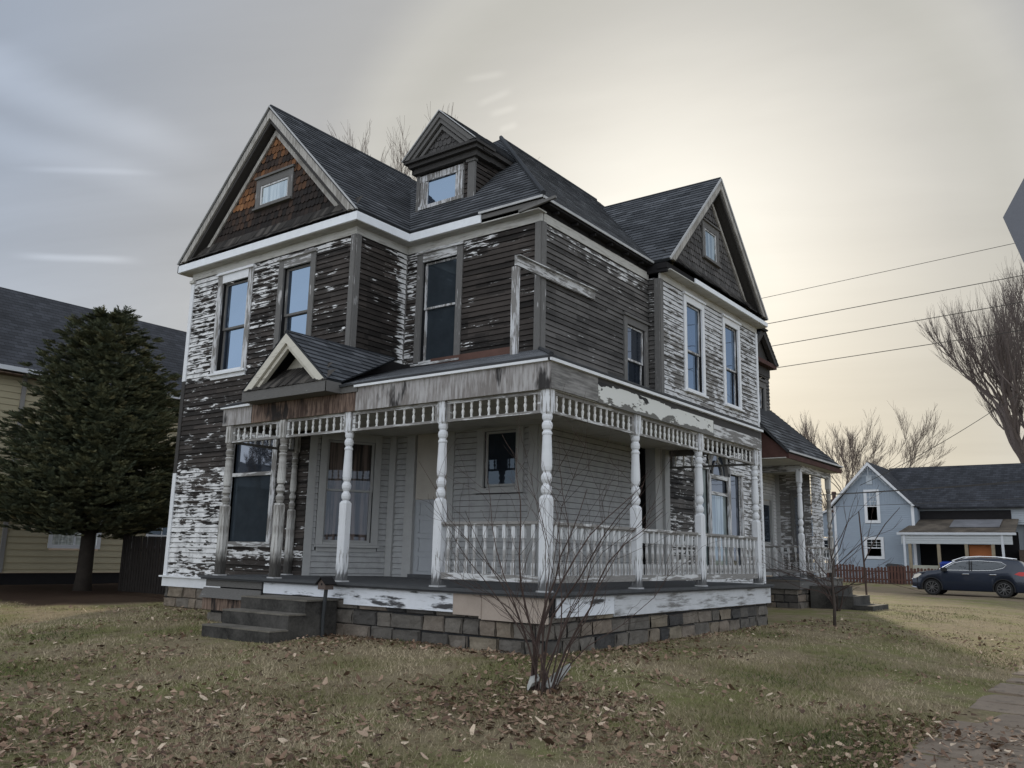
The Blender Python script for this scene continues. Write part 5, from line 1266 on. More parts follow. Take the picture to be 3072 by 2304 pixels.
lump('plastic_scrap', [(-.13, 0, .02), (-.10, 0, .09), (-.02, .02, .12), (.02, 0, .02)], [.05, .08, .07, .04], 'small crumpled whitish scrap between the shrub stems')
lump('plastic_scrap', [(.05, .05, .03), (.12, .06, .08), (.22, .08, .16), (.30, .10, .24)], [.07, .10, .09, .04], 'longer pale grey scrap leaning up to the right at the shrub foot')

# ---------------------------------------------------------------- trees
bare_tree('bare_tree', (-18.5, 18, .1), 22.2, .2, 'leafless tree behind the house, its twigs showing left of the dormer', 'tree', 5, 3, barkF, .27, (3, 3), minr=.007, trunkL=.30, shrink=.66)
bare_tree('bare_tree', (-15.0, 62, .2), 17.0, .16, 'pale leafless tree rising directly left of the blue house gable', 'tree', 5, 8, barkF, .30, (3, 3), minr=.009, trunkL=.12, shrink=.70, limbs=4, group='distant bare trees')
bare_tree('bare_tree', (-12.3, 62, .2), 17.8, .16, 'leafless tree rising right behind the peak of the blue house', 'tree', 5, 19, barkF, .30, (3, 3), minr=.009, trunkL=.12, shrink=.70, limbs=4, group='distant bare trees')
bare_tree('bare_tree', (.5, 58, .2), 24.0, .50, 'big spreading leafless tree at the right edge behind the blue house', 'tree', 5, 12, plain('big_tree_bark', (.13, .105, .095), .9), .35, (3, 4), minr=.007, trunkL=.27, up_=.45, shrink=.70, limbs=10, hz=.46, wob=.07)
bare_tree('bare_tree', (-20.6, 75, .2), 9.5, .14, 'low leafless tree seen through the far side porch', 'tree', 5, 29, barkF, .35, (3, 3), minr=.014, trunkL=.14, group='distant bare trees')
# trees across the street, mirrored in the front window
bare_tree('bare_tree', (-31, -17, -.1), 10.5, .2, 'leafless tree across the street, mirrored in the front room window', 'tree', 5, 31, bark, .4, (3, 3), minr=.014, trunkL=.2)
bare_tree('bare_tree', (-38, -27, -.1), 11, .2, 'second leafless tree across the street, farther than the other', 'tree', 5, 37, barkL, .4, (3, 3), minr=.014, trunkL=.2)

T = thing('unseen_brown_house', (-36, -19, 0), 'unseen brown house added to darken the reflection in the front window', 'house')  # added out of view as a dark mass for the window to mirror
m_ = MB(); m_.box(-41, -33, -26, -11, -.2, 4.6); m_.build('wall', plain('brown_wall', (.05, .04, .035), .8), T)
m_ = MB(); m_.hexa([(-41.5, -26.5, 4.6), (-32.5, -26.5, 4.6), (-32.5, -10.5, 4.6), (-41.5, -10.5, 4.6), (-37.2, -26.5, 6.4), (-36.8, -26.5, 6.4), (-36.8, -10.5, 6.4), (-37.2, -10.5, 6.4)]); m_.build('roof', M['deck'], T)
# spruce
T = thing('spruce_tree', (-17.7, 3.3, .15), 'dark full spruce tree left of the house in front of the yellow house', 'tree')
rnd = random.Random(77); b0 = Vector((-17.7, 3.3, 0))
m_ = MB(); m_.tube([b0, b0+Vector((0, 0, .5)), b0+Vector((.02, 0, 2.2)), b0+Vector((0, 0, 5)), b0+Vector((.03, 0, 8.1))], [.27, .21, .18, .11, .03], 12); 
for (a, L, z_) in ((.5, 2.6, 1.75), (2.7, 1.4, 1.7), (3.6, 2.0, 1.9)):
    q_ = b0+Vector((0, 0, z_)); m_.tube([q_, q_+(cR*math.cos(a)+cF*math.sin(a)*.6)*L*.4+Vector((0, 0, .10)), q_+(cR*math.cos(a)+cF*math.sin(a)*.6)*L+Vector((0, 0, .7))], [.075, .055, .025], 6)
m_.build('trunk', plain('spruce_bark', (.030, .024, .020), .95, .3, 6), T, smooth=True)
QV, QT = [], []
def spray(p, d_, L, droop):
    """one flat needle spray: a main shoot with side shoots, each a slim tapered blade pair"""
    d_ = d_.normalized(); side = d_.cross(Vector((0, 0, 1))); side = side.normalized() if side.length > .01 else Vector((1, 0, 0)); upv = side.cross(d_)
    tn = rnd.gauss(.45, .16)
    shoots = [(Vector(p), d_, L)]
    for i in range(7):
        t_ = .08+.125*i; s_ = 1 if i % 2 else -1
        for s_ in (1, -1):
            dd2 = (d_*.75+side*s_*.75+upv*rnd.uniform(-.15, .35)).normalized(); shoots.append((p+d_*L*t_, dd2, L*(.62-.065*i)))
    for (q_, e, l) in shoots:
        n1_ = e.cross(upv).normalized() if e.cross(upv).length > .01 else side
        for nn in (n1_, upv):
            w2 = .009+.008*rnd.random(); m1 = q_+e*l*.5
            QV.append([q_-nn*w2*.6, m1-nn*w2, q_+e*l, m1+nn*w2]); QT.append(min(1, max(0, tn+rnd.gauss(0, .08)+(.12 if l > .25 else 0))))
def crown_r(z_):
    if z_ > 8.1: return .12
    t_ = (8.15-z_)/(8.15-2.2)
    return .16+3.55*min(1, t_)**.80 if z_ > 2.5 else 2.3+(z_-1.95)*1.7
z_ = 1.95
while z_ < 7.85:
    R_ = crown_r(z_); nb = int(7+R_*7.0)
    for j in range(nb):
        a = rnd.uniform(0, 6.283); L = R_*rnd.uniform(.55, 1.02)*(1.0+.32*mnoise.noise(Vector((math.cos(a)*1.4, math.sin(a)*1.4, z_*.9)))); d_ = Vector((math.cos(a), math.sin(a), 0))
        zz_ = z_+rnd.uniform(-.15, .15); lift = .25+.5*(z_/8)
        ns = max(2, int(L/.26))
        for i in range(ns):
            t_ = (i+1)/ns
            if t_ < .22 and L > 1.5: continue
            if L > 2 and t_ < .5 and rnd.random() < .45: continue
            p = b0+Vector((0, 0, zz_))+d_*L*t_+Vector((0, 0, L*(lift*.28*t_-.22*math.sin(t_*2.2)+.10*t_*t_)))
            for s_ in (-1, -.5, 0, .5, 1):
                sd_ = d_.cross(Vector((0, 0, 1)))*s_; spread = .55*min(1, L*.5)*(1-.5*t_)
                if s_ and rnd.random() < .25: continue
                spray(p+sd_*spread*rnd.uniform(.2, .6), (d_+sd_*rnd.uniform(.5, .9)+Vector((0, 0, rnd.uniform(-.05, .65)))), rnd.uniform(.20, .40), 0)
    z_ += .155
for j in range(16): a = rnd.uniform(0, 6.28); spray(b0+Vector((rnd.uniform(-.45, .45), rnd.uniform(-.3, .3), rnd.uniform(7.4, 7.95))), Vector((math.cos(a)*.25, math.sin(a)*.25, 1)), rnd.uniform(.35, .62), 0)
V = np.array([[tuple(v) for v in q_] for q_ in QV])-np.array(T.location)
sm, nt, b = mat('spruce_needles'); lk(nt, ramp(nt, attr(nt, 'tone'), [(0, (.036, .048, .034)), (.4, (.082, .095, .056)), (.75, (.155, .155, .082)), (1, (.27, .235, .125))]), b.inputs['Base Color']); b.inputs['Roughness'].default_value = .75; b.inputs['Specular IOR Level'].default_value = .2
o = bulk('crown', V, np.array(QT), sm); o.parent = T
print('spruce quads', len(QV))
# ================================================================== neighbours
def siding(name, colA, colB, exp):
    m, nt, b = mat(name); U, V, _ = uvs(nt); n = noise(nt, comb(nt, U, V, 0), 1.5, 5, .6); n2 = noise(nt, comb(nt, mth(nt, 'MULTIPLY', U, 3.), mth(nt, 'MULTIPLY', V, 20.), 0), 1.0, 4, .6)
    lk(nt, mixc(nt, mth(nt, 'ADD', mth(nt, 'MULTIPLY', n, .6), mth(nt, 'MULTIPLY', n2, .4)), colA, colB), b.inputs['Base Color']); b.inputs['Roughness'].default_value = .6; return m
yel = siding('yellow_siding', (.27, .235, .15), (.42, .37, .25), .2); blue = siding('blue_siding', (.20, .24, .29), (.30, .35, .41), .12)
wt = plain('clean_white_trim', (.62, .63, .65), .6, .08, 2)
gut = plain('white_gutter', (.50, .52, .55), .45, .08, 2)
NX = -22.0
NH = thing('yellow_house', (NX-3, 8, .2), 'pale yellow sided house with a dark shingle roof behind the spruce', 'house')
W_ = XP(NX)
m_ = MB(); clap(m_, W_, -6, 16, .50, 6.55, [(4.3, 5.9, 1.3, 2.75), (7.6, 8.7, 1.35, 2.15)], .1, exp=.20, seg=4); clap(m_, Pl(0, -6, 1, 0, 0, -1), NX-7, NX, .5, 6.55, [], .1, exp=.2, seg=4)
m_.build('wall', yel, NH)
m_ = MB(); W_.box(m_, -6, 16, -.1, .48, -.15, -.06); m_.build('foundation', M['black'], NH)
m_ = MB(); W_.box(m_, 6.85, 7.05, .5, 6.5, 0, .06); W_.box(m_, 2.85, 2.98, .5, 6.5, 0, .07); m_.build('downspout', plain('grey_downspout', (.22, .21, .20), .6), NH)
rfpoly(NH, [(NX+.45, -6.5, 6.72), (NX+.45, 16.5, 6.72), (NX-3.5, 16.5, 10.2), (NX-3.5, -6.5, 10.2)], 'roofN', .1)
rfpoly(NH, [(NX-7.5, -6.5, 6.72), (NX-3.5, -6.5, 10.2), (NX-3.5, 16.5, 10.2), (NX-7.5, 16.5, 6.72)], 'roofN', .1)
m_ = MB(); m_.box(NX+.42, NX+.55, -6.5, 16.5, 6.58, 6.72); m_.build('gutter', gut, NH)
m_ = MB(); m_.box(NX, NX+.45, -6.5, 16.5, 6.50, 6.53); m_.build('soffit', M['plyB'], NH)
def simple_window(par, pl, u0, u1, z0, z1, fr=.12, cols=2, rows=2, upper_only=False, tm=None, g='glassD', thin=.02):
    c = MB(); pl.box(c, u0, u0+fr, z0, z1, 0, .05); pl.box(c, u1-fr, u1, z0, z1, 0, .05); pl.box(c, u0+fr, u1-fr, z1-fr, z1, 0, .048); pl.box(c, u0+fr, u1-fr, z0, z0+fr, 0, .048)
    o = c.build('window', tm or wt, par); c = MB(); a, b_, e, f_ = u0+fr, u1-fr, z0+fr, z1-fr; md = (e+f_)/2
    pl.box(c, a, b_, md-.03, md+.03, -.02, .02)
    for i in range(1, cols): x = a+(b_-a)*i/cols; pl.box(c, x-thin/2, x+thin/2, md if upper_only else e, f_, -.02, .015)
    for i in range(1, rows): z = md+(f_-md)*i/rows; pl.box(c, a, b_, z-thin/2, z+thin/2, -.02, .012)
    c.build('muntin', tm or wt, o); p = MB(); pl.quad(p, [(a, e, -.01), (b_, e, -.01), (b_, f_, -.01), (a, f_, -.01)]); p.build('pane', M[g], o)
simple_window(NH, W_, 7.55, 8.75, 1.30, 2.20, .08, 2, 1, g='glassD', thin=.03)
simple_window(NH, W_, 4.25, 5.95, 1.25, 2.80, .12, 2, 1, g='glassL', thin=.06)
# dark picket fence between the yellow house and the old house
def fence(name, x0, x1, y, z0, hfun, pw, gap, label, material, yend=None, rails=(.35, .85), side=1):
    T = thing(name, ((x0+x1)/2, y, z0), label, 'fence'); ps = []
    n = int((x1-x0)/(pw+gap)); o0 = world_org(T); k = 0
    rm = MB(); rm.box(x0, x1, y+.012, y+.05, z0+rails[0], z0+rails[0]+.08); rm.box(x0, x1, y+.012, y+.05, z0+rails[1], z0+rails[1]+.08)
    rm.build('rail', material, T)
    for i in range(n):
        if i > 99: break
        x = x0+i*(pw+gap); h_ = hfun(x, i); m_ = MB(); j = random.uniform(-.01, .01); cut = pw*.28
        pts = [(x, z0-.05), (x+pw, z0-.05), (x+pw+j, z0+h_-cut), (x+pw-cut+j, z0+h_), (x+cut+j, z0+h_), (x+j, z0+h_-cut)]
        m_.face([(a, y-.01, b_) for a, b_ in pts]); m_.face([(a, y+.01, b_) for a, b_ in pts][::-1])
        for q_ in range(6):
            a, b_ = pts[q_], pts[(q_+1) % 6]; m_.face([(a[0], y-.01, a[1]), (a[0], y+.01, a[1]), (b_[0], y+.01, b_[1]), (b_[0], y-.01, b_[1])])
        m_.build('picket', material, T)
    m_ = MB(); 
    for x in (x0-.05, x1): m_.box(x, x+.1, y-.03, y+.09, z0-.1, z0+hfun(x, 0)+.05)
    m_.build('fence_post', material, T)
    return T
dk = plain('dark_fence_wood', (.022, .018, .016), .9, .3, 6)
fence('picket_fence', -17.2, -10.98, 4.1, .12, lambda x, i: 1.52-.0*i if x < -14.7 else 1.30-.05*((i*7) % 3), .10, .03, 'dark weathered picket fence joining the left wall of the old house', dk, rails=(.3, 1.1))

# blue house
BH = thing('blue_house', (-5, 49, .2), 'light blue sided house with a white-trimmed gable and dark roof', 'house')
BF = YP(46.0); BM = YP(47.4)
m_ = MB(); gx2 = -7.53
clap(m_, BF, -9.75, -5.15, .35, 4.75, [(-7.9, -7.02, 3.65, 4.76), (-8.05, -6.9, 1.5, 2.87)], .1, exp=.125, seg=6)
BF.quad(m_, [(-9.75, 0, -.01), (-5.15, 0, -.01), (-5.15, 4.75, -.01), (-9.75, 4.75, -.01)]); XP(-5.15).quad(m_, [(46, 0, 0), (47.4, 0, 0), (47.4, 4.8, 0), (46, 4.8, 0)])
clap(m_, Pl(-9.75, 0, 0, 1, -1, 0), 46, 56, .3, 4.7, [], .1, exp=.125, seg=8)
m_.build('wall', blue, BH)
m_ = MB(); BF.quad(m_, [(-9.7, 4.75, .0), (-5.2, 4.75, .0), (gx2, 7.2, .0)])
for i in range(30):
    x = -9.7+i*.155
    top = 7.2-abs(x-gx2)*1.105
    if top > 4.85: BF.box(m_, x, x+.02, 4.75, top-.05, 0, .015)
m_.build('gable_boards', blue, BH)
m_ = MB(); clap(m_, BM, -5.15, .35, .3, 4.75, [(-5.2, .4, .8, 3.6)], .1, exp=.125, seg=6); BM.quad(m_, [(-5.2, 0, -.3), (.4, 0, -.3), (.4, 4.7, -.3), (-5.2, 4.7, -.3)])
m_.build('wall', siding('grey_blue_siding', (.26, .29, .32), (.36, .39, .42), .12), BH)
m_ = MB(); XP(.35).quad(m_, [(47.4, 0, 0), (54.5, 0, 0), (54.5, 4.6, 0), (50.9, 7.2, 0), (47.4, 4.6, 0)]); m_.build('wall', M['deck'], BH)
rfpoly(BH, [(gx2, 45.7, 7.38), (-4.98, 45.7, 4.68), (-4.98, 50.0, 4.68), (gx2, 52, 7.38)], 'roofN', .08); rfpoly(BH, [(gx2, 45.7, 7.38), (gx2, 56, 7.38), (-10.05, 56, 4.68), (-10.05, 45.7, 4.68)], 'roofN', .08)
rfpoly(BH, [(-7.4, 47.0, 4.62), (.62, 47.0, 4.62), (.62, 50.6, 7.42), (-7.4, 50.6, 7.42)], 'roofN', .1); rfpoly(BH, [(-7.4, 54.5, 4.6), (-7.4, 50.6, 7.42), (.62, 50.6, 7.42), (.62, 54.5, 4.6)], 'roofN', .1)
m_ = MB()
for s in (-1, 1): m_.beam((gx2, 45.68, 7.27), (gx2+s*2.52, 45.68, 4.60), .04, .20, (0, 1, 0)) if False else None
for s in (-1, 1):
    sl2 = (7.38-4.68)/2.53; q_ = [(gx2, 7.36), (gx2+s*2.53, 4.66), (gx2+s*(2.53-.16), 4.66), (gx2, 7.36-.20*sl2)]
    YP(45.68).quad(m_, [(*k_, 0) for k_ in q_]); YP(45.68).quad(m_, [(*q_[3], -.3), (*q_[2], -.3), (*q_[2], 0), (*q_[3], 0)])
BF.box(m_, -9.76, -9.62, .3, 4.75, 0, .05); BF.box(m_, -5.29, -5.13, .3, 4.7, 0, .05)
m_.build('white_trim', wt, BH)
m_ = MB()   # scrollwork under the peak
rq = YP(45.72)
for s in (-1, 1):
    for i in range(7):
        t_ = .10+i*.13; cx, cz = gx2+s*(t_*1.35+.04), 7.05-t_*1.35*1.07-.02; r_ = .10-.006*i
        pts = [rq.p(cx+r_*math.cos(a)*(1-a/14), cz+r_*math.sin(a)*(1-a/14), 0) for a in np.linspace(0, 5.2, 9)]
        m_.tube(pts, .014, 4)
    m_.tube([rq.p(gx2, 6.55, 0), rq.p(gx2+s*.5, 6.5, 0), rq.p(gx2+s*1.0, 5.95, 0)], .016, 4)
m_.tube([rq.p(gx2, 7.1, 0), rq.p(gx2, 6.45, 0)], .022, 5)
m_.build('gable_scrollwork', plain('grey_scroll', (.36, .38, .40), .7), BH)
m_ = MB(); BF.box(m_, -7.72, -7.38, 6.02, 6.52, 0, .05); BF.box(m_, -7.67, -7.43, 6.07, 6.42, .05, .06); m_.build('gable_vent', plain('vent_paint', (.42, .46, .50), .6), BH)
simple_window(BH, BF, -7.92, -7.02, 3.68, 5.70, .17, 3, 3, True); simple_window(BH, BF, -8.05, -6.92, 1.55, 2.86, .17, 3, 3, True)
# left lean-to of the blue house
m_ = MB(); clap(m_, YP(47), -12.6, -9.75, .3, 4.4, [(-12.5, -10.2, 1.3, 2.85)], .1, exp=.125, seg=4, span=lambda z: (-12.6 if z < 3.6 else -12.6+(z-3.6)*2.6, -9.75)); m_.build('wall', blue, BH)
m_ = MB(); m_.beam((-12.8, 46.95, 3.55), (-9.7, 46.95, 4.80), .3, .12, (0, 0, 1)); m_.build('white_trim', wt, BH); simple_window(BH, YP(47), -12.35, -11.4, 1.45, 2.8, .14, 2, 2); simple_window(BH, YP(47), -11.3, -10.35, 1.45, 2.8, .14, 2, 2)
# its porch
m_ = MB(); PZ0, PZ1 = 3.05, 3.75
rf = MB(); rf.slab([(-5.75, 44.4, 3.08), (.15, 44.4, 3.08), (.05, 47.4, 3.95), (-5.2, 47.4, 3.95)], (0, -.3, 1), .05)
pr = rf.build('porch_roof', plain('mossy_roof', (.085, .070, .055), .95, .8, 1.3), BH)
m_ = MB(); BM.box(m_, -5.1, -.3, 3.85, 4.45, .02, .06); m_.build('charred_band', M['black'], BH)
m_ = MB(); m_.box(-3.2, -.7, 45.4, 47.0, 3.45, 3.49)
for i in range(len(m_.v)): x_, y_, z_ = m_.v[i]; m_.v[i] = (x_, y_, 3.08+(y_-44.4)*.29+.03+(z_-3.45))
m_.build('metal_patch', plain('rusty_sheet', (.15, .15, .16), .6, .4, 1.5), pr)
m_ = MB(); m_.box(-5.8, .2, 44.33, 44.40, 2.95, 3.08); m_.box(-5.5, -5.38, 44.4, 44.5, .4, 2.95); m_.box(-.55, -.43, 44.4, 44.5, .4, 2.95); m_.build('gutter', gut, BH)
m_ = MB(); clap(m_, YP(44.45), -5.6, 0, 2.45, 2.95, [], .1, exp=.125, seg=6); m_.build('porch_header', siding('porch_siding', (.33, .35, .36), (.44, .46, .47), .12), BH)
tanp = plain('tan_post', (.24, .20, .14), .8)
m_ = MB()
for x in (-5.25, -3.75, -2.35, -1.05): m_.box(x, x+.16, 44.45, 44.6, .35, 2.45)
m_.build('porch_post', tanp, BH)
m_ = MB(); m_.box(-5.1, -3.75, 44.5, 44.58, .35, 1.25); m_.build('porch_wall', plain('cream_wall', (.36, .35, .29), .7), BH)
m_ = MB(); m_.box(-5.3, 0, 47.0, 47.1, .3, 3.2); m_.build('porch_back', M['void'], BH)
m_ = MB(); m_.box(-2.2, -1.05, 44.9, 45.0, .35, 2.42); od = m_.build('orange_door', plain('orange_brown_panel', (.33, .11, .035), .6, .1), BH)
m_ = MB(); m_.box(.05, 2.2, 46.2, 47.2, .3, 2.2); m_.build('brick_base', plain('dark_brick', (.08, .06, .05), .9, .3, 8), BH)
m_ = MB(); m_.box(-10.6, -10.1, 48, 48.5, 4.2, 5.3); m_.lathe([(0, .12), (.35, .12), (.4, .16), (.5, .13)], -10.35, 48.25, 10, 5.3); m_.build('chimney', plain('chimney_brick', (.10, .06, .05), .9), BH)
# red-brown low picket fence
rb = plain('red_brown_fence', (.085, .042, .033), .85, .3, 3)
fence('picket_fence', -9.3, .2, 42.6, .17, lambda x, i: (1.02 if x < -7.9 else .86+.12*min(1, abs(x+7)/1.2) if x < -5.9 else 1.02 if x < -4.9 else .9)+.02*((i*5) % 3), .13, .042, 'low red-brown picket fence in front of the blue house', rb, rails=(.22, .66))
T = thing('trash_bin', (-5.7, 43.4, .15), 'black lidded bin behind the red-brown picket fence', 'bin')
m_ = MB(); m_.box(-6.15, -5.35, 43.1, 43.8, .15, 1.15); m_.build('body', M['black'], T); m_ = MB(); m_.hexa([(-6.25, 43.0, 1.15), (-5.25, 43.0, 1.12), (-5.25, 43.9, 1.12), (-6.25, 43.9, 1.15), (-6.1, 43.1, 1.32), (-5.5, 43.1, 1.27), (-5.5, 43.8, 1.27), (-6.1, 43.8, 1.32)]); m_.build('lid', plain('black_plastic', (.02, .02, .022), .4), T)
T = thing('trash_bin', (-3.1, 43.9, .2), 'bright blue lidded bin on the blue house porch', 'bin')
bl = plain('blue_plastic', (.012, .035, .22), .4, .1)
m_ = MB(); m_.box(-3.55, -2.6, 43.9, 44.3, .2, 1.35); m_.build('body', bl, T); m_ = MB(); m_.hexa([(-3.6, 43.85, 1.36), (-2.55, 43.85, 1.36), (-2.55, 44.35, 1.36), (-3.6, 44.35, 1.36), (-3.5, 43.95, 1.45), (-2.65, 43.95, 1.45), (-2.65, 44.3, 1.5), (-3.5, 44.3, 1.5)]); m_.build('lid', bl, T)

# ================================================================== car
CG = float(gnp(np.array(0.), np.array(33.)))
CA = thing('parked_car', (-.54, 33.9, CG), 'dark blue family car parked on the grass strip before the blue house', 'car')
paint, nt, b = mat('dark_blue_car_paint'); b.inputs['Base Color'].default_value = (.006, .013, .030, 1); b.inputs['Metallic'].default_value = .15; b.inputs['Roughness'].default_value = .28; b.inputs['Coat Weight'].default_value = .4; b.inputs['Coat Roughness'].default_value = .04
top = [(-2.24, .80), (-2.17, .90), (-2.0, .965), (-1.6, 1.04), (-1.2, 1.09), (-1.02, 1.13), (-.82, 1.27), (-.55, 1.44), (-.30, 1.56), (0, 1.62), (.5, 1.65), (1.1, 1.64), (1.6, 1.60), (2.02, 1.53), (2.10, 1.46), (2.24, 1.22), (2.36, 1.05), (2.42, .95)]
bel = [(-2.24, .70), (-2.0, .80), (-1.6, .92), (-1.1, 1.02), (-.6, 1.05), (0, 1.055), (1.0, 1.08), (1.6, 1.12), (2.0, 1.12), (2.42, .93)]
def ip(t, x):
    for (a, b_), (c_, d_) in zip(t, t[1:]):
        if a <= x <= c_: return b_+(d_-b_)*(x-a)/(c_-a)
    return t[0][1] if x < t[0][0] else t[-1][1]
WX = (-1.38, 1.40); WR = .345
def zbot(x):
    z = .24+.10*max(0, (-1.9-x)/.35)+.12*max(0, (x-2.0)/.42)
    for wx in WX:
        r_ = WR+.055; dx = abs(x-wx)
        if dx < r_: z = max(z, WR+math.sqrt(r_*r_-dx*dx))
    return z
def plan(x):  # half width in plan
    if x < -1.5: return .90-.30*((-1.5-x)/.74)**2.4
    if x > 1.7: return .90-.17*((x-1.7)/.72)**2
    return .90
xs = sorted(set(list(np.linspace(-2.24, 2.42, 80)) + [w+s_*(WR+.055)*math.cos(a) for w in WX for s_ in (-1, 1) for a in np.linspace(0, 1.5, 7)]))
def section(x):
    zt, zb_, zo, hw = ip(top, x), min(ip(bel, x), ip(top, x)-.02), zbot(x), plan(x)
    gh_ = zt-zb_; tw = min(hw-.06, hw-.02-.42*max(0, gh_-.06)*1.0)
    if gh_ < .12: tw = hw-.10
    zm = zo+(zb_-zo)*.5
    return [(hw-.04, zo), (hw, zo+(zb_-zo)*.12), (hw+.008, zm), (hw-.005, zo+(zb_-zo)*.85), (hw-.03, zb_), (hw-.03-(hw-.03-tw)*.55, zb_+(zt-zb_)*.5), (tw+.02, zt-.06 if gh_ > .12 else zt-.02), (tw-.07, zt-.012), (tw*.5, zt+.008), (0, zt+.015)]
m_ = MB(); R_ = []
for x in xs:
    s = section(x); ring = [(x, -a, z) for a, z in s]+[(x, a, z) for a, z in s[-2::-1]]; R_.append([m_.vert(p) for p in ring])
for a, b_ in zip(R_, R_[1:]):
    for j in range(len(a)-1): m_.f.append([a[j], b_[j], b_[j+1], a[j+1]]); m_.t.append(0); m_.m.append(0)
for a in (R_[0][::-1], R_[-1]): m_.f.append(a); m_.t.append(0); m_.m.append(0)
def carb(mb, name, mt, par, smooth=False):
    mb.v = [(x+CA.location.x, y+CA.location.y, z+CA.location.z) for x, y, z in mb.v]; return mb.build(name, mt, par, smooth)
body = carb(m_, 'body', paint, CA, True)
def ys(x, z):
    s = section(x)
    for (a, z0), (b_, z1) in zip(s, s[1:]):
        if z0 <= z <= z1 and z1 > z0: return a+(b_-a)*(z-z0)/(z1-z0)
    return s[4][0]
def patch(mb, outline, off, n=10):
    """side patch following the body surface"""
    xs_ = [p[0] for p in outline]; x0, x1 = min(xs_), max(xs_); prev = None
    for i in range(n+1):
        x = x0+(x1-x0)*i/n; x = min(max(x, x0+1e-4), x1-1e-4); zs = []
        for (a, b_), (c_, d_) in zip(outline, outline[1:]+outline[:1]):
            if (a-x)*(c_-x) <= 0 and a != c_: zs.append(b_+(d_-b_)*(x-a)/(c_-a))
        if len(zs) < 2: continue
        lo, hi = min(zs), max(zs); col = [(x, -(ys(x, lo+(hi-lo)*k_/4)+off), lo+(hi-lo)*k_/4) for k_ in range(5)]
        if prev:
            for k_ in range(4): mb.face([prev[k_], col[k_], col[k_+1], prev[k_+1]])
        prev = col
cgl = glassmat('car_glass', dark=(.01, .012, .014), refl=.04, tint=(.9, .95, 1)); chrome = plain('chrome_trim', (.75, .75, .76), .18, .03, metal=.9); blkp = plain('black_car_plastic', (.012, .012, .013), .6, .1)
wout = [(-.95, 1.085), (-.70, 1.26), (-.45, 1.41), (-.12, 1.49), (.5, 1.52), (1.35, 1.475), (1.55, 1.35), (1.42, 1.22), (1.05, 1.125), (.5, 1.10), (-.3, 1.095)]
m_ = MB(); patch(m_, wout, .006, 26); gl = carb(m_, 'side_window', cgl, CA, True)
m_ = MB(); pts = [(x, -(ys(x, z)+.012), z) for x, z in wout+wout[:1]]; m_.tube(pts, .011, 5); carb(m_, 'chrome_strip', chrome, gl)
m_ = MB(); 
for xx in (.14, .22): m_.tube([(xx, -(ys(xx, z)+.012), z) for z in (1.10, 1.3, 1.50)], .03, 4)
carb(m_, 'door_pillar', blkp, gl)
m_ = MB(); m_.tube([(-.55, -.62, 1.50), (-.1, -.64, 1.655), (.5, -.64, 1.70), (1.2, -.64, 1.69), (1.8, -.62, 1.62)], .022, 5); m_.tube([(-.4, .62, 1.56), (-.1, .64, 1.655), (.5, .64, 1.70), (1.2, .64, 1.69), (1.8, .62, 1.62)], .022, 5); carb(m_, 'roof_rail', chrome, CA)
m_ = MB(); m_.tube([(-1.06, -.80, 1.13), (-.62, -.68, 1.40), (-.42, -.62, 1.49)], .02, 4); carb(m_, 'windshield_pillar', chrome, CA)
for hx in (-.02, 1.02): m_ = MB(); m_.tube([(hx-.13, -.925, .93), (hx-.10, -.94, .94), (hx+.10, -.94, .945), (hx+.13, -.925, .94)], .020, 6); carb(m_, 'door_handle', chrome, CA)
m_ = MB(); m_.box(-.93, -.75, -1.10, -.90, 1.04, 1.20); mo = carb(m_, 'side_mirror', blkp, CA); bv = mo.modifiers.new('b', 'BEVEL'); bv.width = .04; bv.segments = 3
m_ = MB(); patch(m_, [(-2.2, .72), (-2.13, .86), (-1.9, .93), (-1.78, .90), (-1.95, .76), (-2.1, .70)], .006, 10); carb(m_, 'headlight', plain('headlight_lens', (.75, .70, .62), .15, .05), CA, True)
m_ = MB(); patch(m_, [(1.82, .98), (2.0, 1.08), (2.30, 1.08), (2.34, 1.0), (2.1, .90)], .008, 10); carb(m_, 'taillight', plain('taillight_lens', (.45, .03, .03), .2, .05), CA, True)
m_ = MB(); m_.tube([(-2.28, -.55, .33), (-2.2, -.75, .33), (-2.0, -.90, .30)], .035, 6); m_.tube([(-2.25, -.4, .66), (-2.22, -.62, .68)], .03, 5); carb(m_, 'bumper_trim', chrome, CA)
for wx in WX:
    r_ = WR+.06; m_ = MB(); m_.tube([(wx+r_*math.cos(a), -.895, WR+r_*math.sin(a)) for a in np.linspace(-.25, math.pi+.25, 18)], .03, 5); carb(m_, 'arch_trim', blkp, CA)
m_ = MB(); m_.box(-2.0, 2.1, -.80, .80, .22, .75); carb(m_, 'underbody', M['black'], CA)
rim = plain('grey_alloy', (.16, .16, .165), .35, .1, metal=.6); tyre = plain('tyre_rubber', (.016, .016, .016), .8, .1)
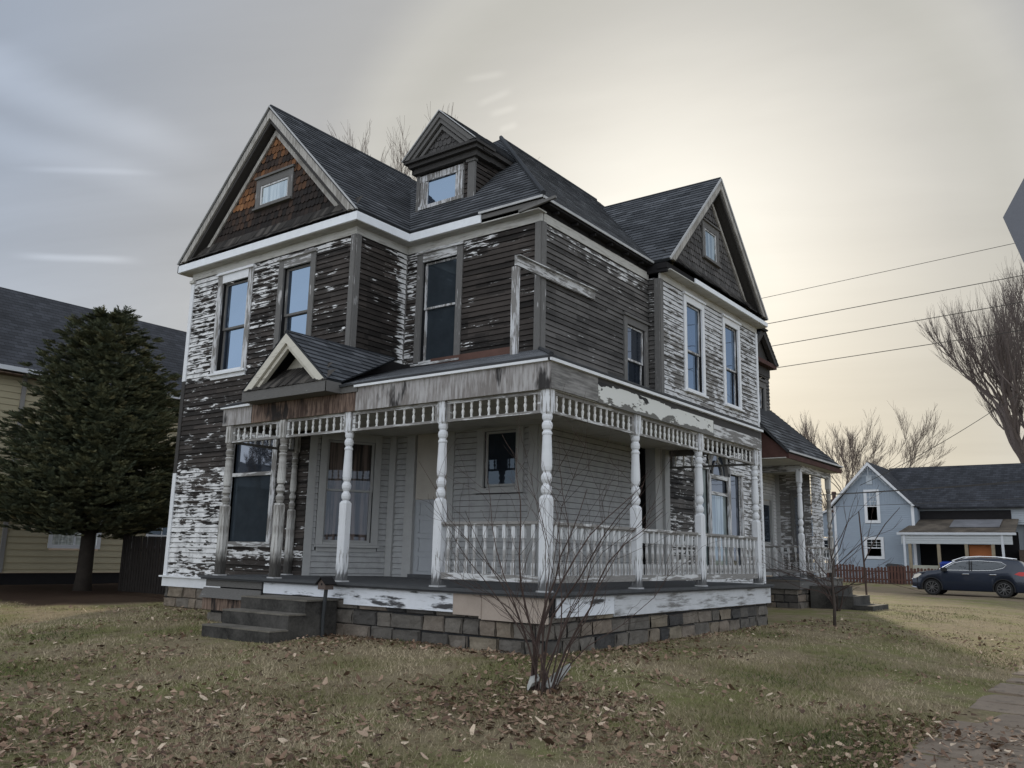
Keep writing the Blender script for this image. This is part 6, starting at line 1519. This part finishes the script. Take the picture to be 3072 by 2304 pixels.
for wx in WX:
    for s_ in (-1, 1):
        c_ = MB(); N_ = 28; y0 = s_*.90; y1 = s_*.70
        pr_ = [(WR-.10, y0-s_*.01), (WR-.09, y0), (WR-.02, y0), (WR, y0-s_*.03), (WR, y1)]
        for i in range(N_):
            a0, a1 = 2*math.pi*i/N_, 2*math.pi*(i+1)/N_
            for (ra, ya), (rb_, yb) in zip(pr_, pr_[1:]): c_.face([(wx+ra*math.cos(a0), ya, WR+ra*math.sin(a0)), (wx+ra*math.cos(a1), ya, WR+ra*math.sin(a1)), (wx+rb_*math.cos(a1), yb, WR+rb_*math.sin(a1)), (wx+rb_*math.cos(a0), yb, WR+rb_*math.sin(a0))])
        wh = carb(c_, 'wheel', tyre, CA)
        c_ = MB(); c_.face([(wx+.25*math.cos(2*math.pi*i/24), y0-s_*.06, WR+.25*math.sin(2*math.pi*i/24)) for i in range(24)]); c_.mi = 0; carb(c_, 'brake_disc', blkp, wh)
        c_ = MB()
        for k_ in range(10):
            a = 2*math.pi*k_/10; c_.tube([(wx+.04*math.cos(a), y0-s_*.01, WR+.04*math.sin(a)), (wx+.14*math.cos(a+.12), y0-s_*.005, WR+.14*math.sin(a+.12)), (wx+.245*math.cos(a+.05), y0-s_*.01, WR+.245*math.sin(a+.05))], [.018, .014, .016], 4)
        c_.tube([(wx+.248*math.cos(a), y0-s_*.01, WR+.248*math.sin(a)) for a in np.linspace(0, 2*math.pi, 25)], .012, 4); c_.tube([(wx, y0-s_*.03, WR), (wx, y0+s_*.005, WR)], .05, 10); carb(c_, 'rim', rim, wh)

# ================================================================== wires, sign
wm = plain('wire_black', (.05, .045, .04), .7)
def wire(pts, r, lab, sag=.0):
    a, b_ = [Vector(p) for p in pts]; m_ = MB(); P = [a.lerp(b_, t_/24)-Vector((0, 0, sag*4*(t_/24)*(1-t_/24))) for t_ in range(25)]; m_.tube(P, r, 4)
    tag(m_.build('power_line', wm), lab, 'wire', 'overhead wires')
def ext(p, q_, x): t_ = (x-p[0])/(q_[0]-p[0]); return (x, p[1], p[2]+(q_[2]-p[2])*t_)
for p, q_, r, lab in (((-4.89, 22, 11.27), (3.34, 22, 11.73), .010, 'thin topmost overhead wire beside the right gable'), ((-4.79, 22, 10.22), (3.64, 22, 10.61), .014, 'second overhead wire from the top at the right gable foot'),
        ((-4.77, 22, 9.32), (3.56, 22, 9.72), .014, 'third overhead wire from the top, right of the house'), ((-4.93, 22, 8.45), (3.49, 22, 8.79), .014, 'fourth overhead wire from the top, meeting the rear gable')):
    wire((ext(p, q_, -8.5), ext(p, q_, 14)), r, lab)
wire(((-2.9, 26, 4.3), (6.5, 26, 10.2)), .013, 'single wire rising steeply to the right over the blue house', .45)
wire(((-7.5, 34, 4.55), (10, 34, 5.60)), .022, 'thick dark cable crossing in front of the blue house roof', .15)
wire(((-7.5, 34.2, 4.52), (10, 34.2, 5.35)), .014, 'cable just beneath the thick one before the blue house', .05)
wire(((-7.5, 34, 3.95), (10, 34, 4.62)), .012, 'lowest thin cable crossing the blue house wall', .1)
# back of a stop sign at the right edge
SG = thing('road_sign', (6.35, -5.0, 0), 'grey back of an eight-sided road sign at the right edge', 'sign')
dpt = (CAM-Vector((5.89, -5.26, 2.79))); dpt.z = 0; dpt.normalize(); sr = Vector((0, 0, 1)).cross(dpt)*1; roll = math.radians(15.5)
sr = sr if sr.dot(rt) > 0 else -sr; su = Vector((0, 0, 1))
e1 = sr*math.cos(roll)+su*math.sin(roll); e2 = -sr*math.sin(roll)+su*math.cos(roll); Rr_ = .406
av = math.radians(157.5); cen = Vector((5.89, -5.26, 2.79))-(e1*math.cos(av)+e2*math.sin(av))*Rr_
m_ = MB(); P = [cen+(e1*math.cos(math.radians(22.5+45*k_))+e2*math.sin(math.radians(22.5+45*k_)))*Rr_ for k_ in range(8)]
nn_ = e1.cross(e2); m_.slab(P, nn_, .004); m_.build('plate', plain('galvanised_back', (.13, .135, .155), .55, .08, 2), SG)
m_ = MB(); f_ = cen-dpt*.0; m_.beam(cen+e2*.5+dpt*.03, cen-e2*3.4+dpt*.03, .05, .03, tuple(dpt)); m_.build('post', M['metal'], SG)
